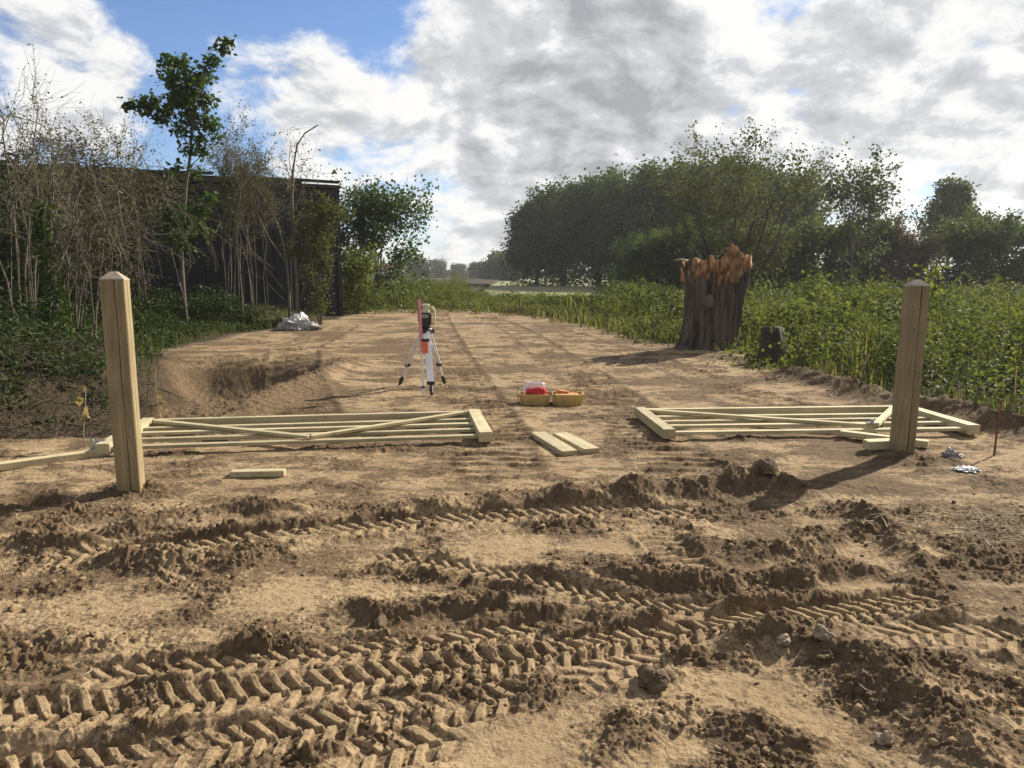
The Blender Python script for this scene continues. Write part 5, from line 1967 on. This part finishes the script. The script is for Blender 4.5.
stalk('withered_plant', 'withered stalk with a few yellow leaves beside the left gate post', 'plant', 84, 446,
      [(0, 0, -0.05), (0.01, 0, 0.15), (0.03, 0.02, 0.35), (0.06, 0, 0.52)], 0.005, 'drytwig',
      [(0.05, 0, 0.5), (0.06, 0, 0.5), (0.04, 0, 0.43), (0.035, 0, 0.40), (0.03, 0, 0.34), (0.04, 0, 0.30), (0.02, 0, 0.26), (0.03, 0, 0.24)], 'l_dry', 0.10)
stalk('withered_plant', 'thin grey seedling stalk just right of the left gate post', 'plant', 160, 428,
      [(0, 0, -0.05), (0.0, 0, 0.25), (-0.02, 0.02, 0.45), (0.0, 0, 0.66)], 0.004, 'drytwig',
      [(0.02, 0, 0.2), (0.0, 0, 0.25), (0.03, 0, 0.3), (0.0, 0, 0.35), (0.05, 0, 0.22)], 'l_dry', 0.06)
stalk('dead_stem', 'bent pale dead stem standing at the nettles left of the right post', 'stem', 862, 388,
      [(0, 0, -0.05), (0.0, 0, 0.25), (0.06, 0, 0.42), (0.20, 0, 0.58), (0.30, 0, 0.72)], 0.014, 'drytwig')
# taller green plant above the nettles
lf = [(0.25 * (0.9 - 0.5 * k / 26) * math.cos(k * 2.4), 0.25 * (0.9 - 0.5 * k / 26) * math.sin(k * 2.4), 0.9 + 0.055 * k) for k in range(27)] * 3
x, y = AT(930, 290, 13.0)[:2]
tp = empty('tall_weed', (x, y, gz(x, y)), 'single tall pale green weed above the nettles right of the right post', 'plant')
mb = MB()
mb.tube([(0, 0, -0.1), (0.02, 0, 1.0), (-0.02, 0, 2.0)], [0.012, 0.01, 0.004], 6)
mb.build('stem', M['stem'], tp, True)
rg = np.random.RandomState(9)
k = np.arange(110)
pos = np.stack([rg.normal(size=110) * 0.13, rg.normal(size=110) * 0.13, 0.9 + 1.12 * rg.rand(110)], 1)
V, F, v = leaves(rg, pos, 0.13 * rg.uniform(.7, 1.2, 110), 0.8 + 0.2 * rg.rand(110), 0.3)
link('foliage', np_mesh('foliage', V, F, {'var': v}), M['l_nettle'], tp)
# bramble with pale leaves by the rotten stump
bx, by = P(800, 372)
br = empty('bramble', (bx, by, gz(bx, by)), 'pale leaved bramble shoots at the ditch edge beside the rotten stump', 'bramble')
mb = MB()
rg = np.random.RandomState(19)
bp = []
for k in range(9):
    a = rg.rand() * 6.283
    L = rg.uniform(0.4, 1.0)
    pl = [np.array([math.cos(a) * L * f, math.sin(a) * L * f * .6, L * 0.9 * math.sin(f * 2.4)]) for f in np.linspace(0, 1, 6)]
    mb.tube(pl, [0.006] * 5 + [0.002], 4, cap=False)
    bp += pl[1:]
mb.build('stem', M['stem'], br, True)
bp = np.array(bp)
i = rg.randint(0, len(bp), 160)
V, F, v = leaves(rg, bp[i] + rg.normal(size=(160, 3)) * 0.06, 0.075 * rg.uniform(.7, 1.2, 160), 0.7 + 0.3 * rg.rand(160), 0.4)
link('foliage', np_mesh('foliage', V, F, {'var': v}), M['l_nettle'], br)

# overhead cables far behind
for i, dz in enumerate((0.0, 5.0, 9.0, 13.0)):
    a = AT(60, 128 + i * 14, 150)
    b = AT(640, 240 + i * 12, 330)
    pl = []
    for k in range(17):
        f = k / 16
        p = a * (1 - f) + b * f
        p[2] -= 5.0 * 4 * f * (1 - f)
        pl.append(p)
    mb = MB()
    mb.tube(pl, 0.03, 4)
    tag(mb.build('overhead_cable', M['grey']), ['topmost thin overhead cable across the gap in the trees', 'second highest thin overhead cable across the gap in the trees', 'third highest thin overhead cable across the gap in the trees', 'lowest thin overhead cable across the gap in the trees'][i], 'cable', 'overhead cables')


# ------------------------------------------------------------------ air
hz = MB()
hz.box((0, 290, 11.5), (1400, 720, 27))
hzm, w = new_mat('haze')
vp = w.n('ShaderNodeVolumePrincipled')
vp.inputs['Color'].default_value = (0.93, 0.96, 1.0, 1)
vp.inputs['Density'].default_value = 0.00048
vp.inputs['Anisotropy'].default_value = 0.35
o_ = w.n('ShaderNodeOutputMaterial')
w.l(vp.outputs[0], o_.inputs['Volume'])
tag(hz.build('haze', hzm), kind='stuff')
